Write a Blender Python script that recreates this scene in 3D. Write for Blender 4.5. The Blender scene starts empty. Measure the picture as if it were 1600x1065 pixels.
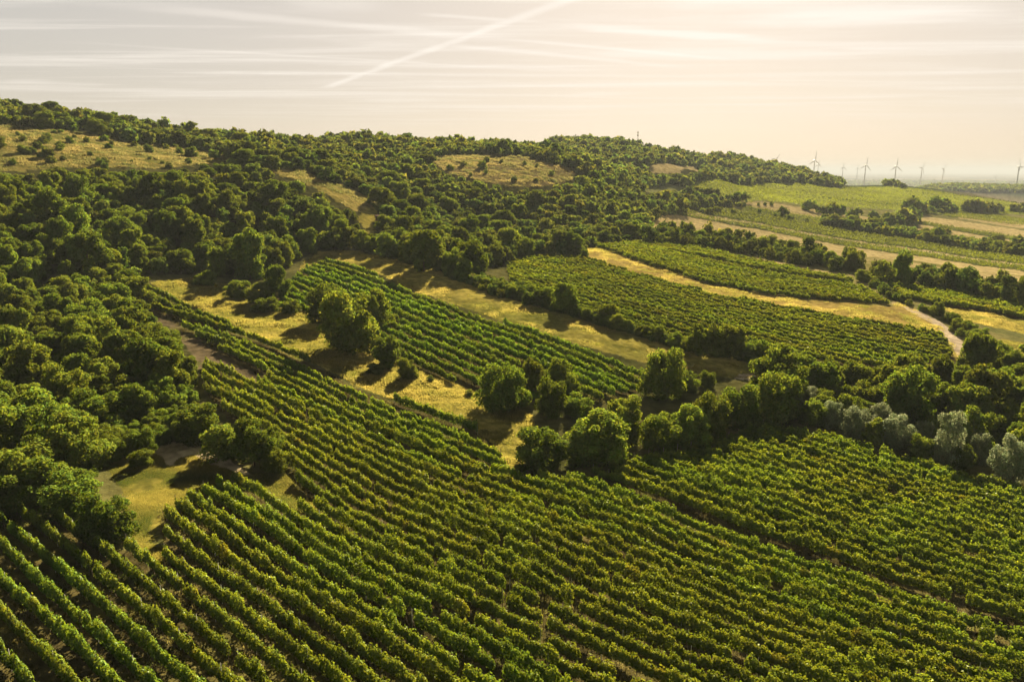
import bpy, math, random, time
import numpy as np
T00 = time.time()
R = math.radians
rng = np.random.default_rng(11)
SC = bpy.context.scene
COL = SC.collection

# ------------------------------------------------------------------ camera
F = 1200.0                       # focal length in pixels of a 1600 px wide frame
PITCH = R(12.5)
cam_d = bpy.data.cameras.new("camera")
cam = bpy.data.objects.new("camera", cam_d)
COL.objects.link(cam)
cam.location = (0, 0, 0)         # heights below are measured from the drone
cam.rotation_euler = (R(90) - PITCH, 0, 0)
cam_d.sensor_width = 36.0
cam_d.lens = 36.0 * F / 1600.0
cam_d.clip_start = 1.0
cam_d.clip_end = 200000.0
SC.camera = cam

# ------------------------------------------------------------------ light
SUN_EL, SUN_AZ = 27.0, 13.0      # degrees; azimuth clockwise from +Y (view axis)
SUN_STRENGTH = 5.0
SKY_STRENGTH = 0.05
EXPOSURE = 3.05
sun_d = bpy.data.lights.new("sun", 'SUN')
sun_d.energy = SUN_STRENGTH
sun_d.angle = R(0.6)
sun_d.color = (1.0, 0.86, 0.58)
sun = bpy.data.objects.new("sun", sun_d)
COL.objects.link(sun)
sun.rotation_euler = (R(90 - SUN_EL), 0, R(180 - SUN_AZ))
sun.location = (0, 0, 300)

SC.view_settings.view_transform = 'Standard'
SC.view_settings.look = 'None'
SC.view_settings.exposure = EXPOSURE
SC.view_settings.gamma = 1.0
SC.render.engine = 'CYCLES'
SC.cycles.use_denoising = True
SC.cycles.max_bounces = 6
SC.cycles.diffuse_bounces = 2
SC.cycles.glossy_bounces = 1
SC.cycles.transmission_bounces = 3
SC.cycles.transparent_max_bounces = 6
SC.cycles.volume_bounces = 0
SC.cycles.caustics_reflective = False
SC.cycles.caustics_refractive = False
SC.render.film_transparent = False

SP, CP = math.sin(PITCH), math.cos(PITCH)
def rays(px, py):
    px = np.asarray(px, float); py = np.asarray(py, float)
    u = (px - 800) / F; v = (532.5 - py) / F
    return np.stack([u, CP + v * SP, -SP + v * CP], -1)

# ------------------------------------------------------------------ sky
W = bpy.data.worlds.new("World")
SC.world = W
W.use_nodes = True
class NT:
    """small helper for node trees"""
    def __init__(s, tree):
        s.t = tree; tree.nodes.clear()
    def n(s, kind, **kw):
        nd = s.t.nodes.new(kind)
        for k, v in kw.items():
            if k == 'inp':
                for kk, vv in v.items():
                    if isinstance(vv, bpy.types.NodeSocket): s.t.links.new(vv, nd.inputs[kk])
                    else: nd.inputs[kk].default_value = vv
            else: setattr(nd, k, v)
        return nd
    def m(s, op, a, b=None, c=None, clamp=False):
        nd = s.t.nodes.new('ShaderNodeMath'); nd.operation = op; nd.use_clamp = clamp
        for i, v in enumerate((a, b, c)):
            if v is None: continue
            if isinstance(v, bpy.types.NodeSocket): s.t.links.new(v, nd.inputs[i])
            else: nd.inputs[i].default_value = v
        return nd.outputs[0]
    def mix(s, f, a, b, blend='MIX'):
        nd = s.t.nodes.new('ShaderNodeMix'); nd.data_type = 'RGBA'; nd.blend_type = blend
        for i, v in ((0, f), (6, a), (7, b)):
            if isinstance(v, bpy.types.NodeSocket): s.t.links.new(v, nd.inputs[i])
            else: nd.inputs[i].default_value = v
        return nd.outputs[2]
    def ss(s, x, lo, hi):
        nd = s.t.nodes.new('ShaderNodeMapRange'); nd.interpolation_type = 'SMOOTHSTEP'
        s.t.links.new(x, nd.inputs[0]); nd.inputs[1].default_value = lo; nd.inputs[2].default_value = hi
        return nd.outputs[0]
def sky_nodes():
    q = NT(W.node_tree)
    sky = q.n('ShaderNodeTexSky', sky_type='NISHITA', sun_disc=False, sun_elevation=R(SUN_EL),
              sun_rotation=R(SUN_AZ), altitude=200.0, air_density=1.0, dust_density=1.6, ozone_density=1.0)
    tc = q.n('ShaderNodeTexCoord')
    sep = q.n('ShaderNodeSeparateXYZ', inp={0: tc.outputs['Generated']})
    z = q.m('MAXIMUM', sep.outputs[2], 0.012)
    X = q.m('DIVIDE', sep.outputs[0], z); Y = q.m('DIVIDE', sep.outputs[1], z)   # the high cloud deck, altitude 1
    deck = q.n('ShaderNodeCombineXYZ', inp={0: X, 1: Y, 2: 0.0})
    fine = q.n('ShaderNodeTexNoise', inp={'Vector': deck.outputs[0], 'Scale': 1.3, 'Detail': 6.0, 'Roughness': 0.65})
    # contrails and streaks: straight lines in the deck, given by two points seen in the photo, half width, strength, fade ends
    total = None
    def P(px, py):
        d = rays(px, py); return d[0] / d[2], d[1] / d[2]
    LINES = [((500, 140), (890, 0), .065, .62, .10, 9.0), ((90, 0), (800, 62), .15, .42, .35, 1.2),
             ((0, 60), (760, 105), .07, .28, .5, 1.3), ((640, 22), (860, 36), .06, .5, .25, 1.1),
             ((830, 36), (1285, 70), .14, .75, .25, 1.02), ((690, 52), (1160, 95), .07, .55, .3, 1.1),
             ((600, 60), (1090, 108), .11, .5, .3, 1.1), ((150, 112), (1200, 121), .14, .38, .4, 1.1),
             ((380, 142), (900, 134), .12, .22, .4, 1.1),
             ((1120, 22), (1590, 22), .42, .55, .35, 1.05), ((1010, 2), (1330, -4), .30, .4, .3, 1.1), ((1290, 78), (1450, 74), .10, .35, .4, 1.1), ((420, 8), (610, 6), .20, .3, .4, 1.1)]
    for (a, b, w, st, fi, hi) in LINES:
        a = P(*a); b = P(*b); dx, dy = b[0] - a[0], b[1] - a[1]; L = math.hypot(dx, dy); dx /= L; dy /= L
        u = q.m('ADD', q.m('MULTIPLY', q.m('SUBTRACT', X, a[0]), dx), q.m('MULTIPLY', q.m('SUBTRACT', Y, a[1]), dy))
        v = q.m('ADD', q.m('MULTIPLY', q.m('SUBTRACT', X, a[0]), -dy), q.m('MULTIPLY', q.m('SUBTRACT', Y, a[1]), dx))
        v = q.m('ADD', v, q.m('MULTIPLY', q.m('SUBTRACT', fine.outputs[0], 0.5), w * 2.2))
        g = q.m('SUBTRACT', 1.0, q.ss(q.m('ABSOLUTE', v), 0.1 * w, 1.6 * w))
        e = q.m('MULTIPLY', q.ss(u, 0.0, fi * L), q.m('SUBTRACT', 1.0, q.ss(u, L * (hi - .45 if hi < 5 else 8), L * hi)))
        k = q.m('MULTIPLY', q.m('MULTIPLY', g, e), st)
        total = k if total is None else q.m('MAXIMUM', total, k)
    # thin cirrus veil
    mp = q.n('ShaderNodeMapping', inp={'Vector': deck.outputs[0], 'Rotation': (0, 0, R(-18)), 'Scale': (.16, .75, 1)})
    cir = q.n('ShaderNodeTexNoise', inp={'Vector': mp.outputs[0], 'Scale': 1.6, 'Detail': 7.0, 'Roughness': 0.62, 'Distortion': 0.6})
    veil = q.m('MULTIPLY', q.ss(cir.outputs[0], .42, .70), 0.72)
    total = q.m('ADD', total, veil, clamp=True)
    total = q.m('MULTIPLY', q.m('MULTIPLY', total, q.ss(sep.outputs[2], .03, .11)), q.m('SUBTRACT', 1.0, q.m('MULTIPLY', q.ss(sep.outputs[2], .25, .5), .8)))
    soft = q.n('ShaderNodeGamma', inp={'Color': sky.outputs[0], 'Gamma': 0.32})
    warm = q.mix(1.0, soft.outputs[0], (.875, .785, .695, 1.0), 'MULTIPLY')
    # the sky is deeper overhead than in the bright hazy band near the horizon
    deep = q.m('SUBTRACT', 1.0, q.m('MULTIPLY', q.ss(sep.outputs[2], .20, .60), .70))
    warm = q.n('ShaderNodeVectorMath', operation='SCALE', inp={0: warm, 'Scale': deep}).outputs[0]
    lit = q.mix(q.m('MULTIPLY', total, 0.72), warm, (2.7, 2.5, 2.25, 1.0))
    bg = q.n('ShaderNodeBackground', inp={'Color': lit, 'Strength': SKY_STRENGTH})
    out = q.n('ShaderNodeOutputWorld', inp={'Surface': bg.outputs[0]})
sky_nodes()

# ------------------------------------------------------------------ terrain
# heights follow from where the ground lies in view: (px, py, forward distance in m)
CTRL=[
(0,1065,50),(400,1065,52),(800,1065,55),(1200,1065,57),(1600,1065,60),
(0,930,63),(400,900,69),(800,900,73),(1200,900,79),(1600,900,83),
(0,800,80),(200,850,73),(300,760,88),(250,700,102),(400,720,98),(800,735,106),(600,760,97),(1000,720,112),(1250,690,124),(1600,770,108),(1250,780,100),
(310,570,142),(200,460,205),(240,445,212),(400,535,163),(575,618,136),(720,665,124),(100,720,97),(0,650,112),
(100,520,165),(0,480,180),(430,460,215),(500,410,262),(550,550,163),(650,580,153),(780,640,134),(1000,590,158),(800,520,186),(650,455,224),(900,535,180),(1180,580,166),
(480,395,280),(700,430,247),(880,490,207),(1080,550,177),
(790,410,300),(920,390,335),(1000,415,300),(1200,480,238),(1490,560,186),(1380,475,246),(1250,660,135),(1450,700,127),(1600,620,160),
(1330,430,310),(1600,490,250),(1600,545,205),(1390,400,380),
(1010,345,520),(1100,365,470),(1300,400,410),(1600,440,325),(1450,410,400),
(1070,328,610),(1300,365,560),(1600,410,430),(1180,312,690),(1350,340,690),(1600,385,540),(1600,340,800),(1450,320,850),
(1110,282,830),(1200,295,850),(1340,300,950),(1500,305,1200),(1600,322,1000),(1260,280,1000),(1390,291,1180),
(600,355,315),(590,330,340),(520,300,350),(450,265,370),(300,330,290),(200,330,280),(100,400,215),(300,420,240),(0,360,225),
(0,270,290),(0,197,370),(100,210,375),(200,228,385),(340,245,395),(180,258,325),(300,285,325),
(0,182,420),(100,192,430),(200,205,450),(300,219,480),(400,226,510),(500,229,560),(600,229,610),(700,234,680),(800,241,800),(860,236,860),(900,230,900),(930,227,930),(1000,235,960),(1060,244,1000),(1100,251,1020),(1200,262,1070),(1260,273,1100),(1330,290,1130),
(680,250,520),(800,245,560),(890,265,540),(840,290,480),(740,280,470),(600,260,480),(500,240,500),(1040,260,800),(1090,268,800),(950,270,620),(950,330,480),(850,370,390),(700,350,380),(1050,293,720),
]
# world-space extra points: theta deg, r, Z
EXTRA=[]
for th in (-100,-70,-50,-34,-20,-8,5,15,25,35,50,70,100):
    EXTRA+= [(th,9,-38.5)]
    EXTRA+= [(th,45000,-110)]
for th,z in ((-100,20),(-70,26),(-50,28),(-34,24),(-20,12),(-8,10),(0,14),(6,14),(12,-2),(18,-22),(25,-62),(35,-70),(50,-70),(70,-70),(100,-60)):
    EXTRA.append((th,1500,z))
for th,z in ((-100,-60),(-60,-40),(-34,-40),(-15,-60),(0,-70),(12,-90),(20,-92),(30,-92),(50,-95),(100,-100)):
    EXTRA.append((th,3400,z)); EXTRA.append((th,9000,-108))
EXTRA+= [(-100,60,-36),(-60,60,-35),(60,80,-46),(100,80,-46),(-100,200,-15),(-60,200,-14),(60,250,-48),(100,250,-48),(-60,420,16),(-100,420,10),(60,700,-52),(100,700,-55),(40,450,-46),(45,1000,-55),(-45,330,8),(-45,450,22)]
# low wooded ridge on the right (2.6 km)
for th,z in ((24.5,-74),(26.8,-62),(28,-38),(29.5,-35),(31.5,-40),(33.5,-40),(37,-40),(42,-44),(48,-60)): EXTRA+=[(th,2400,z),(th,2120,min(z-24,-66)),(th,2750,-72)]
def sig(th,r): return np.stack([np.asarray(th)*1.6,np.log(np.asarray(r))],-1)
def build():
    C=np.array(CTRL,float); d=rays(C[:,0],C[:,1]); t=C[:,2]/d[:,1]; P=d*t[:,None]
    th=np.arctan2(P[:,0],P[:,1]); r=np.hypot(P[:,0],P[:,1])
    E=np.array(EXTRA); th=np.r_[th,np.radians(E[:,0])]; r=np.r_[r,E[:,1]]; z=np.r_[P[:,2],E[:,2]]
    X=sig(th,r); n=len(X)
    D=np.linalg.norm(X[:,None]-X[None],axis=-1)
    K=np.where(D>0,D*D*np.log(np.maximum(D,1e-9)),0)+np.eye(n)*1e-4
    A=np.zeros((n+3,n+3)); A[:n,:n]=K; A[:n,n]=1; A[:n,n+1:]=X; A[n,:n]=1; A[n+1:,:n]=X.T
    w=np.linalg.solve(A,np.r_[z,0,0,0])
    return X,w
TX,TW=build()
def H0(x, y):
    sh = np.shape(x); x = np.asarray(x, float); y = np.asarray(y, float)
    q = sig(np.arctan2(x, y).ravel(), np.maximum(np.hypot(x, y).ravel(), 6)); out = np.empty(len(q)); n = len(TX)
    for i in range(0, len(q), 20000):
        s = q[i:i + 20000]
        D2 = ((s[:, None] - TX[None]) ** 2).sum(-1)
        K = np.where(D2 > 0, .5 * D2 * np.log(np.maximum(D2, 1e-18)), 0)
        out[i:i + 20000] = K @ TW[:n] + TW[n] + s @ TW[n + 1:]
    return out.reshape(sh)
def vnoise(x, y, seed=0):
    """smooth value noise in 0..1"""
    x = np.asarray(x, float); y = np.asarray(y, float)
    xi = np.floor(x).astype(np.int64); yi = np.floor(y).astype(np.int64)
    fx = x - xi; fy = y - yi; fx = fx * fx * (3 - 2 * fx); fy = fy * fy * (3 - 2 * fy)
    def h(a, b):
        n = (a * 374761393 + b * 668265263 + seed * 974711) & 0x7fffffff
        n = ((n ^ (n >> 13)) * 1274126177) & 0x7fffffff
        return ((n ^ (n >> 16)) & 0xffff) / 65535.0
    return (h(xi, yi) * (1 - fx) + h(xi + 1, yi) * fx) * (1 - fy) + (h(xi, yi + 1) * (1 - fx) + h(xi + 1, yi + 1) * fx) * fy
def fbm(x, y, seed=0, oct=4):
    s = 0; a = .5; t = 0
    for k in range(oct):
        s = s + a * vnoise(x * 2 ** k, y * 2 ** k, seed + k); t += a; a *= .55
    return s / t
# polar grid: fine where the view is, coarse outside
TH = np.r_[np.linspace(R(-88), R(-41), 60, endpoint=False), np.linspace(R(-41), R(41), 860), np.linspace(R(41), R(88), 61)[1:]]
LR = np.r_[np.linspace(math.log(14), math.log(1500), 1000, endpoint=False), np.linspace(math.log(1500), math.log(46000), 160)]
GT, GR = np.meshgrid(TH, np.exp(LR), indexing='ij')
GX = GR * np.sin(GT); GY = GR * np.cos(GT)
# evaluate the smooth surface on a thinned grid, then refine
cT = np.unique(np.r_[np.arange(0, len(TH), 3), len(TH) - 1]); cR = np.unique(np.r_[np.arange(0, len(LR), 4), len(LR) - 1])
cz = H0(GX[np.ix_(cT, cR)], GY[np.ix_(cT, cR)])
tmp = np.empty((len(cT), len(LR)))
for i in range(len(cT)): tmp[i] = np.interp(np.arange(len(LR)), cR, cz[i])
GZ = np.empty(GX.shape)
for j in range(len(LR)): GZ[:, j] = np.interp(np.arange(len(TH)), cT, tmp[:, j])
def blur(a, n):
    for _ in range(n):
        a[1:-1, :] = .25 * a[:-2, :] + .5 * a[1:-1, :] + .25 * a[2:, :]
        a[:, 1:-1] = .25 * a[:, :-2] + .5 * a[:, 1:-1] + .25 * a[:, 2:]
    return a
GZ = blur(GZ, 6)
GZ += np.where(GR < 1200, (fbm(GX / 9, GY / 9, 3) - .5) * .9 + (fbm(GX / 2.2, GY / 2.2, 9, 2) - .5) * .22, 0)
GZ += np.where(GR > 300, np.clip((GR - 300) / 700, 0, 1) * (fbm(GX / 90, GY / 90, 5) - .5) * 5, 0) * (GR < 1600)
def H(x, y):
    x = np.asarray(x, float); y = np.asarray(y, float)
    t = np.interp(np.arctan2(x, y), TH, np.arange(len(TH))); r = np.interp(np.log(np.maximum(np.hypot(x, y), 14.01)), LR, np.arange(len(LR)))
    i = np.clip(t.astype(int), 0, len(TH) - 2); j = np.clip(r.astype(int), 0, len(LR) - 2); a = t - i; b = r - j
    return (GZ[i, j] * (1 - a) + GZ[i + 1, j] * a) * (1 - b) + (GZ[i, j + 1] * (1 - a) + GZ[i + 1, j + 1] * a) * b
def cast(pts, lift=0.0, far=1400.0):
    """where the sight lines through these photo pixels meet the ground (raised by lift)"""
    pts = np.asarray(pts, float).reshape(-1, 2)
    d = rays(pts[:, 0], pts[:, 1]); dn = d / np.hypot(d[:, 0], d[:, 1])[:, None]
    rr = np.geomspace(15, 9000, 900)
    q = dn[:, None, :] * rr[None, :, None]
    g = q[..., 2] - H(q[..., 0], q[..., 1]) - lift
    out = np.empty((len(d), 3))
    for i in range(len(d)):
        k = np.where(g[i] < 0)[0]
        if len(k) == 0: r = far if pts[i, 1] < 330 else 15.0
        elif k[0] == 0: r = 15.0
        else:
            k = k[0]; a, b = g[i, k - 1], g[i, k]; r = rr[k - 1] + (rr[k] - rr[k - 1]) * a / (a - b)
        out[i] = dn[i] * r
    out[:, 2] = H(out[:, 0], out[:, 1])
    return out
def topx(x, y, z):
    x = np.asarray(x, float); d = y * CP - z * SP; v = y * SP + z * CP
    return 800 + F * x / d, 532.5 - F * v / d
def poly(pts, lift=0.0): return cast(pts, lift)[:, :2]
def inside(P, x, y):
    P = np.asarray(P); res = np.zeros(np.shape(x), bool)
    sel = (x >= P[:, 0].min()) & (x <= P[:, 0].max()) & (y >= P[:, 1].min()) & (y <= P[:, 1].max())
    if not sel.any(): return res
    xs = x[sel]; ys = y[sel]; c = np.zeros(len(xs), bool); n = len(P); j = n - 1
    for i in range(n):
        xi, yi = P[i]; xj, yj = P[j]
        if yi != yj: c ^= ((yi > ys) != (yj > ys)) & (xs < (xj - xi) * (ys - yi) / (yj - yi) + xi)
        j = i
    res[sel] = c
    return res

# ------------------------------------------------------------------ what grows where (outlines as seen on the ground)
PX = {
 'front_vines': [(200,455),(240,446),(400,530),(575,613),(719,663),(772,694),(800,750),(880,754),(1000,722),(1080,706),(1190,670),(1330,698),(1460,733),(1600,774),(1950,850),(1950,1330),(-400,1330),(-400,760),(0,806),(60,800),(150,858),(190,862),(215,858),(282,884),(262,866),(248,798),(385,748),(430,781),(500,806),(478,775),(440,728),(415,690),(360,655),(318,612),(318,570),(405,596),(400,584),(330,545),(262,500)],
 'mid_vines': [(512,408),(560,424),(650,463),(780,508),(900,546),(1000,578),(1010,590),(1000,612),(900,640),(780,622),(700,596),(640,572),(590,548),(585,500),(560,490),(500,490),(430,492),(405,476),(440,452),(476,424)],
 'right_vines': [(790,412),(830,400),(905,402),(960,420),(1100,458),(1250,488),(1380,508),(1470,524),(1492,560),(1400,580),(1300,570),(1190,560),(1080,540),(1000,522),(880,482),(800,458)],
 'upper_vines': [(925,386),(1000,379),(1050,381),(1200,408),(1318,433),(1350,452),(1392,478),(1300,470),(1200,461),(1100,442),(1000,410)],
 'road_vines': [(1385,446),(1440,450),(1540,470),(1600,482),(1750,505),(1750,525),(1600,499),(1530,486),(1470,478),(1410,466)],
 'yellow_strip': [(470,412),(500,392),(560,392),(690,424),(705,432),(800,468),(880,490),(1000,526),(1080,549),(1190,566),(1190,590),(1150,590),(1050,582),(1000,566),(900,536),(780,500),(650,456),(560,416),(505,404),(470,430)],
 'bush_meadow': [(235,442),(300,436),(390,446),(440,486),(500,492),(590,505),(590,548),(640,572),(700,596),(780,622),(830,650),(840,690),(800,748),(772,694),(719,660),(575,610),(400,526),(310,482)],
 'gold_strip': [(905,392),(930,385),(1000,409),(1100,442),(1200,462),(1300,471),(1392,479),(1405,470),(1440,490),(1475,515),(1500,556),(1494,562),(1474,524),(1380,507),(1250,487),(1100,457),(960,419),(905,402)],
 'dirt_track': [(1500,562),(1488,540),(1474,521),(1455,504),(1425,489),(1404,476),(1418,479),(1440,488),(1470,503),(1495,521),(1508,540),(1519,560)],
 'grass_track': [(1404,478),(1378,458),(1350,442),(1322,430),(1345,430),(1365,444),(1395,464),(1425,484)],
 'track_end': [(1148,592),(1152,585),(1180,583),(1182,590),(1160,593)],
 'road_meadow': [(1470,480),(1530,487),(1600,500),(1750,525),(1750,560),(1600,522),(1540,508),(1495,498)],
 'road_meadow_low': [(1560,530),(1600,536),(1750,560),(1750,600),(1600,566),(1575,556)],
 'bank': [(165,725),(210,712),(240,706),(300,700),(345,712),(392,742),(318,772),(262,800),(240,850),(205,835),(200,800),(190,760)],
 'head_tip': [(392,742),(440,740),(470,770),(502,806),(450,795),(420,768)],
 'path_end': [(205,835),(240,848),(262,868),(250,880),(222,866)],
 'sand': [(234,709),(250,696),(275,688),(305,690),(335,705),(362,722),(390,741),(380,745),(350,731),(322,719),(300,712),(282,716),(268,730),(258,728),(250,716)],
 'sand_low': [(236,800),(252,792),(262,800),(246,850),(228,850)],
 'sand_strip': [(218,688),(250,678),(286,670),(286,678),(250,690),(222,695)],
 'bare_strip': [(215,468),(262,498),(330,543),(400,582),(430,604),(400,600),(335,572),(312,575),(290,545),(255,505)],
 'hill_meadow': [(-250,200),(0,195),(60,202),(130,207),(200,222),(300,233),(365,244),(355,252),(300,258),(240,264),(170,262),(100,262),(0,268),(-250,280)],
 'slope_strip': [(425,263),(470,266),(500,280),(560,300),(592,316),(575,326),(555,330),(540,322),(520,308),(470,284),(440,275)],
 'slope_path': [(560,330),(592,322),(588,345),(586,363),(570,366),(560,345)],
 'bald_hill': [(672,250),(690,244),(740,241),(800,243),(870,258),(902,268),(892,282),(850,292),(800,292),(750,282),(700,272)],
 'high_field': [(1005,263),(1040,255),(1090,260),(1096,268),(1060,271),(1020,270)],
 'high_green': [(1000,291),(1040,286),(1072,290),(1068,297),(1010,300)],
 'upper_green': [(1075,291),(1110,280),(1200,284),(1300,294),(1390,292),(1500,306),(1600,321),(1750,340),(1750,365),(1600,336),(1450,331),(1300,322),(1170,317),(1090,300)],
 'tan_a': [(1155,314),(1200,316),(1260,325),(1380,341),(1400,346),(1380,349),(1250,336),(1165,323)],
 'scrub_a': [(1165,323),(1250,336),(1380,349),(1370,356),(1300,352),(1200,340),(1160,330)],
 'far_vines_a': [(1110,322),(1160,330),(1200,339),(1300,354),(1400,370),(1500,386),(1600,398),(1750,420),(1750,440),(1600,413),(1450,391),(1300,370),(1180,347),(1080,328)],
 'far_line': [(1060,330),(1080,328),(1180,347),(1300,370),(1450,391),(1600,413),(1750,438),(1750,442),(1600,417),(1450,395),(1300,373),(1180,350)],
 'far_vines_b': [(1052,333),(1075,330),(1180,350),(1300,373),(1450,395),(1600,417),(1750,442),(1750,450),(1600,424),(1450,402),(1300,381),(1180,357),(1100,343)],
 'tan_b': [(1005,346),(1052,334),(1100,343),(1180,357),(1300,381),(1450,402),(1600,424),(1750,450),(1750,470),(1600,440),(1500,430),(1380,412),(1340,420),(1250,405),(1150,380),(1050,372)],
 'tan_c': [(1425,334),(1500,345),(1600,360),(1750,385),(1750,398),(1600,371),(1500,356),(1425,343)],
 'green_c': [(1440,332),(1500,331),(1600,343),(1750,362),(1750,372),(1600,352),(1500,341)],
 'tan_d': [(1490,334),(1600,348),(1750,370),(1750,378),(1600,357),(1500,342)],
 'green_d': [(1425,344),(1500,357),(1600,372),(1750,398),(1750,404),(1600,377),(1500,362),(1425,348)],
 'tan_e': [(1430,349),(1500,362),(1600,378),(1750,404),(1750,420),(1600,396),(1500,375),(1440,362)],
 'wood': [(-300,160),(0,178),(100,188),(200,202),(300,215),(400,222),(500,225),(600,226),(700,231),(800,234),(860,230),(930,224),(1000,234),(1100,248),(1200,261),(1300,279),(1392,288),(1340,289),(1310,294),(1250,292),(1200,285),(1110,282),(1075,290),(1055,300),(1080,304),(1170,318),(1165,323),(1110,324),(1050,335),(1005,346),(1010,374),(935,382),(905,398),(800,408),(725,440),(690,428),(560,396),(490,386),(470,408),(415,434),(390,437),(300,427),(235,432),(200,455),(215,470),(262,503),(298,550),(298,600),(305,660),(240,690),(170,715),(130,735),(0,790),(-300,860)],
 'upper_gap': [(1040,393),(1100,402),(1200,424),(1320,441),(1362,454),(1320,447),(1200,429),(1100,407)],
 'upper_edge': [(1120,393),(1160,399),(1250,415),(1330,432),(1338,440),(1318,436),(1240,421),(1150,403)],
 'low_scrub': [(130,700),(225,650),(290,625),(320,650),(330,692),(300,702),(200,728),(140,742)],
 'right_wood': [(1185,662),(1195,610),(1260,602),(1400,612),(1500,600),(1560,575),(1600,585),(1750,600),(1750,770),(1600,728),(1460,694),(1330,668),(1250,655)],
 'strip_hedge': [(700,430),(760,440),(810,450),(880,478),(1000,520),(1080,540),(1190,560),(1200,572),(1080,551),(1000,527),(880,492),(800,470),(720,442)],
 'field_hedge': [(1000,372),(1060,372),(1150,382),(1250,402),(1330,418),(1345,424),(1300,424),(1250,414),(1150,395),(1060,386),(1005,380)],
 'road_hedge': [(1362,425),(1420,432),(1500,446),(1600,462),(1750,490),(1750,505),(1600,480),(1500,462),(1400,446),(1370,440)],
 'far_hedge': [(1285,346),(1350,354),(1440,368),(1500,378),(1600,394),(1750,415),(1750,425),(1600,402),(1500,388),(1420,374),(1340,362),(1285,352)],
}
PW = {k: poly(v) for k, v in PX.items()}
def inz(name, x, y): return inside(PW[name], x, y)

# ------------------------------------------------------------------ ground sheet
gx, gy = GX.ravel(), GY.ravel(); gr = GR.ravel(); gt = GT.ravel()
nz = fbm(gx / 6, gy / 6, 21); nz2 = fbm(gx / 1.3, gy / 1.3, 33, 3); nz3 = fbm(gx / 40, gy / 40, 44)
# wobble the outlines a little so that no edge is ruler-straight
wob = np.clip(gr / 120, .25, 3.0)
qx = gx + (fbm(gx / 4, gy / 4, 61) - .5) * 2.2 * wob; qy = gy + (fbm(gx / 4, gy / 4, 71) - .5) * 2.2 * wob
gcol = np.empty((len(gx), 3)); gzone = np.zeros(len(gx), np.int8)
def ramp(t, a, b):
    t = np.clip(t, 0, 1)[:, None]; return np.asarray(a) * (1 - t) + np.asarray(b) * t
t1 = np.clip((nz - .5) * 2.6 + .5, 0, 1); t2 = np.clip((nz2 - .5) * 2.4 + .5, 0, 1); t3 = np.clip((nz3 - .5) * 3 + .5, 0, 1)
gcol[:] = ramp(t1, (.060, .062, .020), (.110, .100, .035))
# the open plain: a patchwork of stubble, green crops and dark woods
pl = (gr > 1100) & (gt > R(10)); cell = vnoise(gx / 260, gy / 420, 5); gcol[pl] = ramp((cell[pl] - .35) * 3, (.06, .075, .035), (.24, .19, .10))
valley = (gt > R(9)) & (gr > 230) & (gr <= 1100); gcol[valley] = ramp(t1, (.13, .13, .045), (.22, .19, .07))[valley]
DRY = ((.145, .135, .028), (.33, .262, .062)); TAN = ((.29, .225, .10), (.45, .35, .165)); SOIL = ((.036, .030, .012), (.095, .075, .030))
GRN = ((.085, .105, .028), (.150, .150, .050)); TRK = ((.36, .28, .20), (.50, .40, .29)); SND = ((.24, .19, .10), (.42, .34, .20))
LAWN = ((.085, .092, .018), (.185, .150, .032)); VNG = ((.045, .062, .016), (.090, .095, .030))
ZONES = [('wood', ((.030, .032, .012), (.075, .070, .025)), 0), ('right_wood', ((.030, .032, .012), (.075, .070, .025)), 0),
 ('upper_green', ((.150, .165, .055), (.210, .205, .075)), 1), ('tan_a', TAN, 1), ('scrub_a', GRN, 1), ('far_vines_a', VNG, 2), ('far_vines_b', VNG, 2),
 ('tan_b', TAN, 1), ('far_line', ((.36, .27, .15), (.46, .35, .2)), 1), ('green_c', VNG, 2), ('tan_c', TAN, 1), ('tan_d', TAN, 1), ('green_d', VNG, 2), ('tan_e', TAN, 1),
 ('hill_meadow', ((.085, .095, .024), (.195, .150, .046)), 1), ('slope_strip', ((.14, .125, .03), (.28, .21, .065)), 1), ('slope_path', DRY, 1), ('bald_hill', ((.115, .092, .040), (.185, .135, .060)), 1),
 ('high_field', TAN, 1), ('high_green', ((.14, .15, .05), (.2, .19, .07)), 1), ('bush_meadow', DRY, 1), ('yellow_strip', DRY, 1), ('gold_strip', ((.22, .16, .045), (.38, .27, .09)), 1),
 ('road_meadow', DRY, 1), ('road_meadow_low', DRY, 1), ('bank', LAWN, 1), ('head_tip', LAWN, 1), ('path_end', DRY, 1),
 ('front_vines', SOIL, 2), ('mid_vines', SOIL, 2), ('right_vines', SOIL, 2), ('upper_vines', SOIL, 2), ('road_vines', SOIL, 2), ('bare_strip', ((.075, .058, .034), (.14, .105, .062)), 2),
 ('grass_track', TAN, 1), ('upper_gap', ((.13, .125, .035), (.22, .19, .06)), 1), ('upper_edge', TAN, 1), ('sand', SND, 4), ('sand_strip', SND, 4), ('dirt_track', TRK, 3), ('track_end', TRK, 3)]
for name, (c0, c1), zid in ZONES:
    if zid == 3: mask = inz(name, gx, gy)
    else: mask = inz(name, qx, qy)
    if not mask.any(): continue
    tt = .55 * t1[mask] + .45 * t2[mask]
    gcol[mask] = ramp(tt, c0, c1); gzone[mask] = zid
# greener tongues in the dry grass, weeds and straw between the vines
mg = (gzone == 1) & (gr < 420); k = np.clip((nz3 - .52) * 5, 0, .75)[:, None]
gcol[mg] = (gcol * (1 - k) + np.array((.11, .115, .022)) * k)[mg]
mg = gzone == 2; k = np.clip((nz - .50) * 4, 0, .8)[:, None] * (.4 + .6 * t2[:, None])
gcol[mg] = (gcol * (1 - k) + np.array((.085, .08, .020)) * k)[mg]
gcol *= (.82 + .36 * t2)[:, None]

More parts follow.
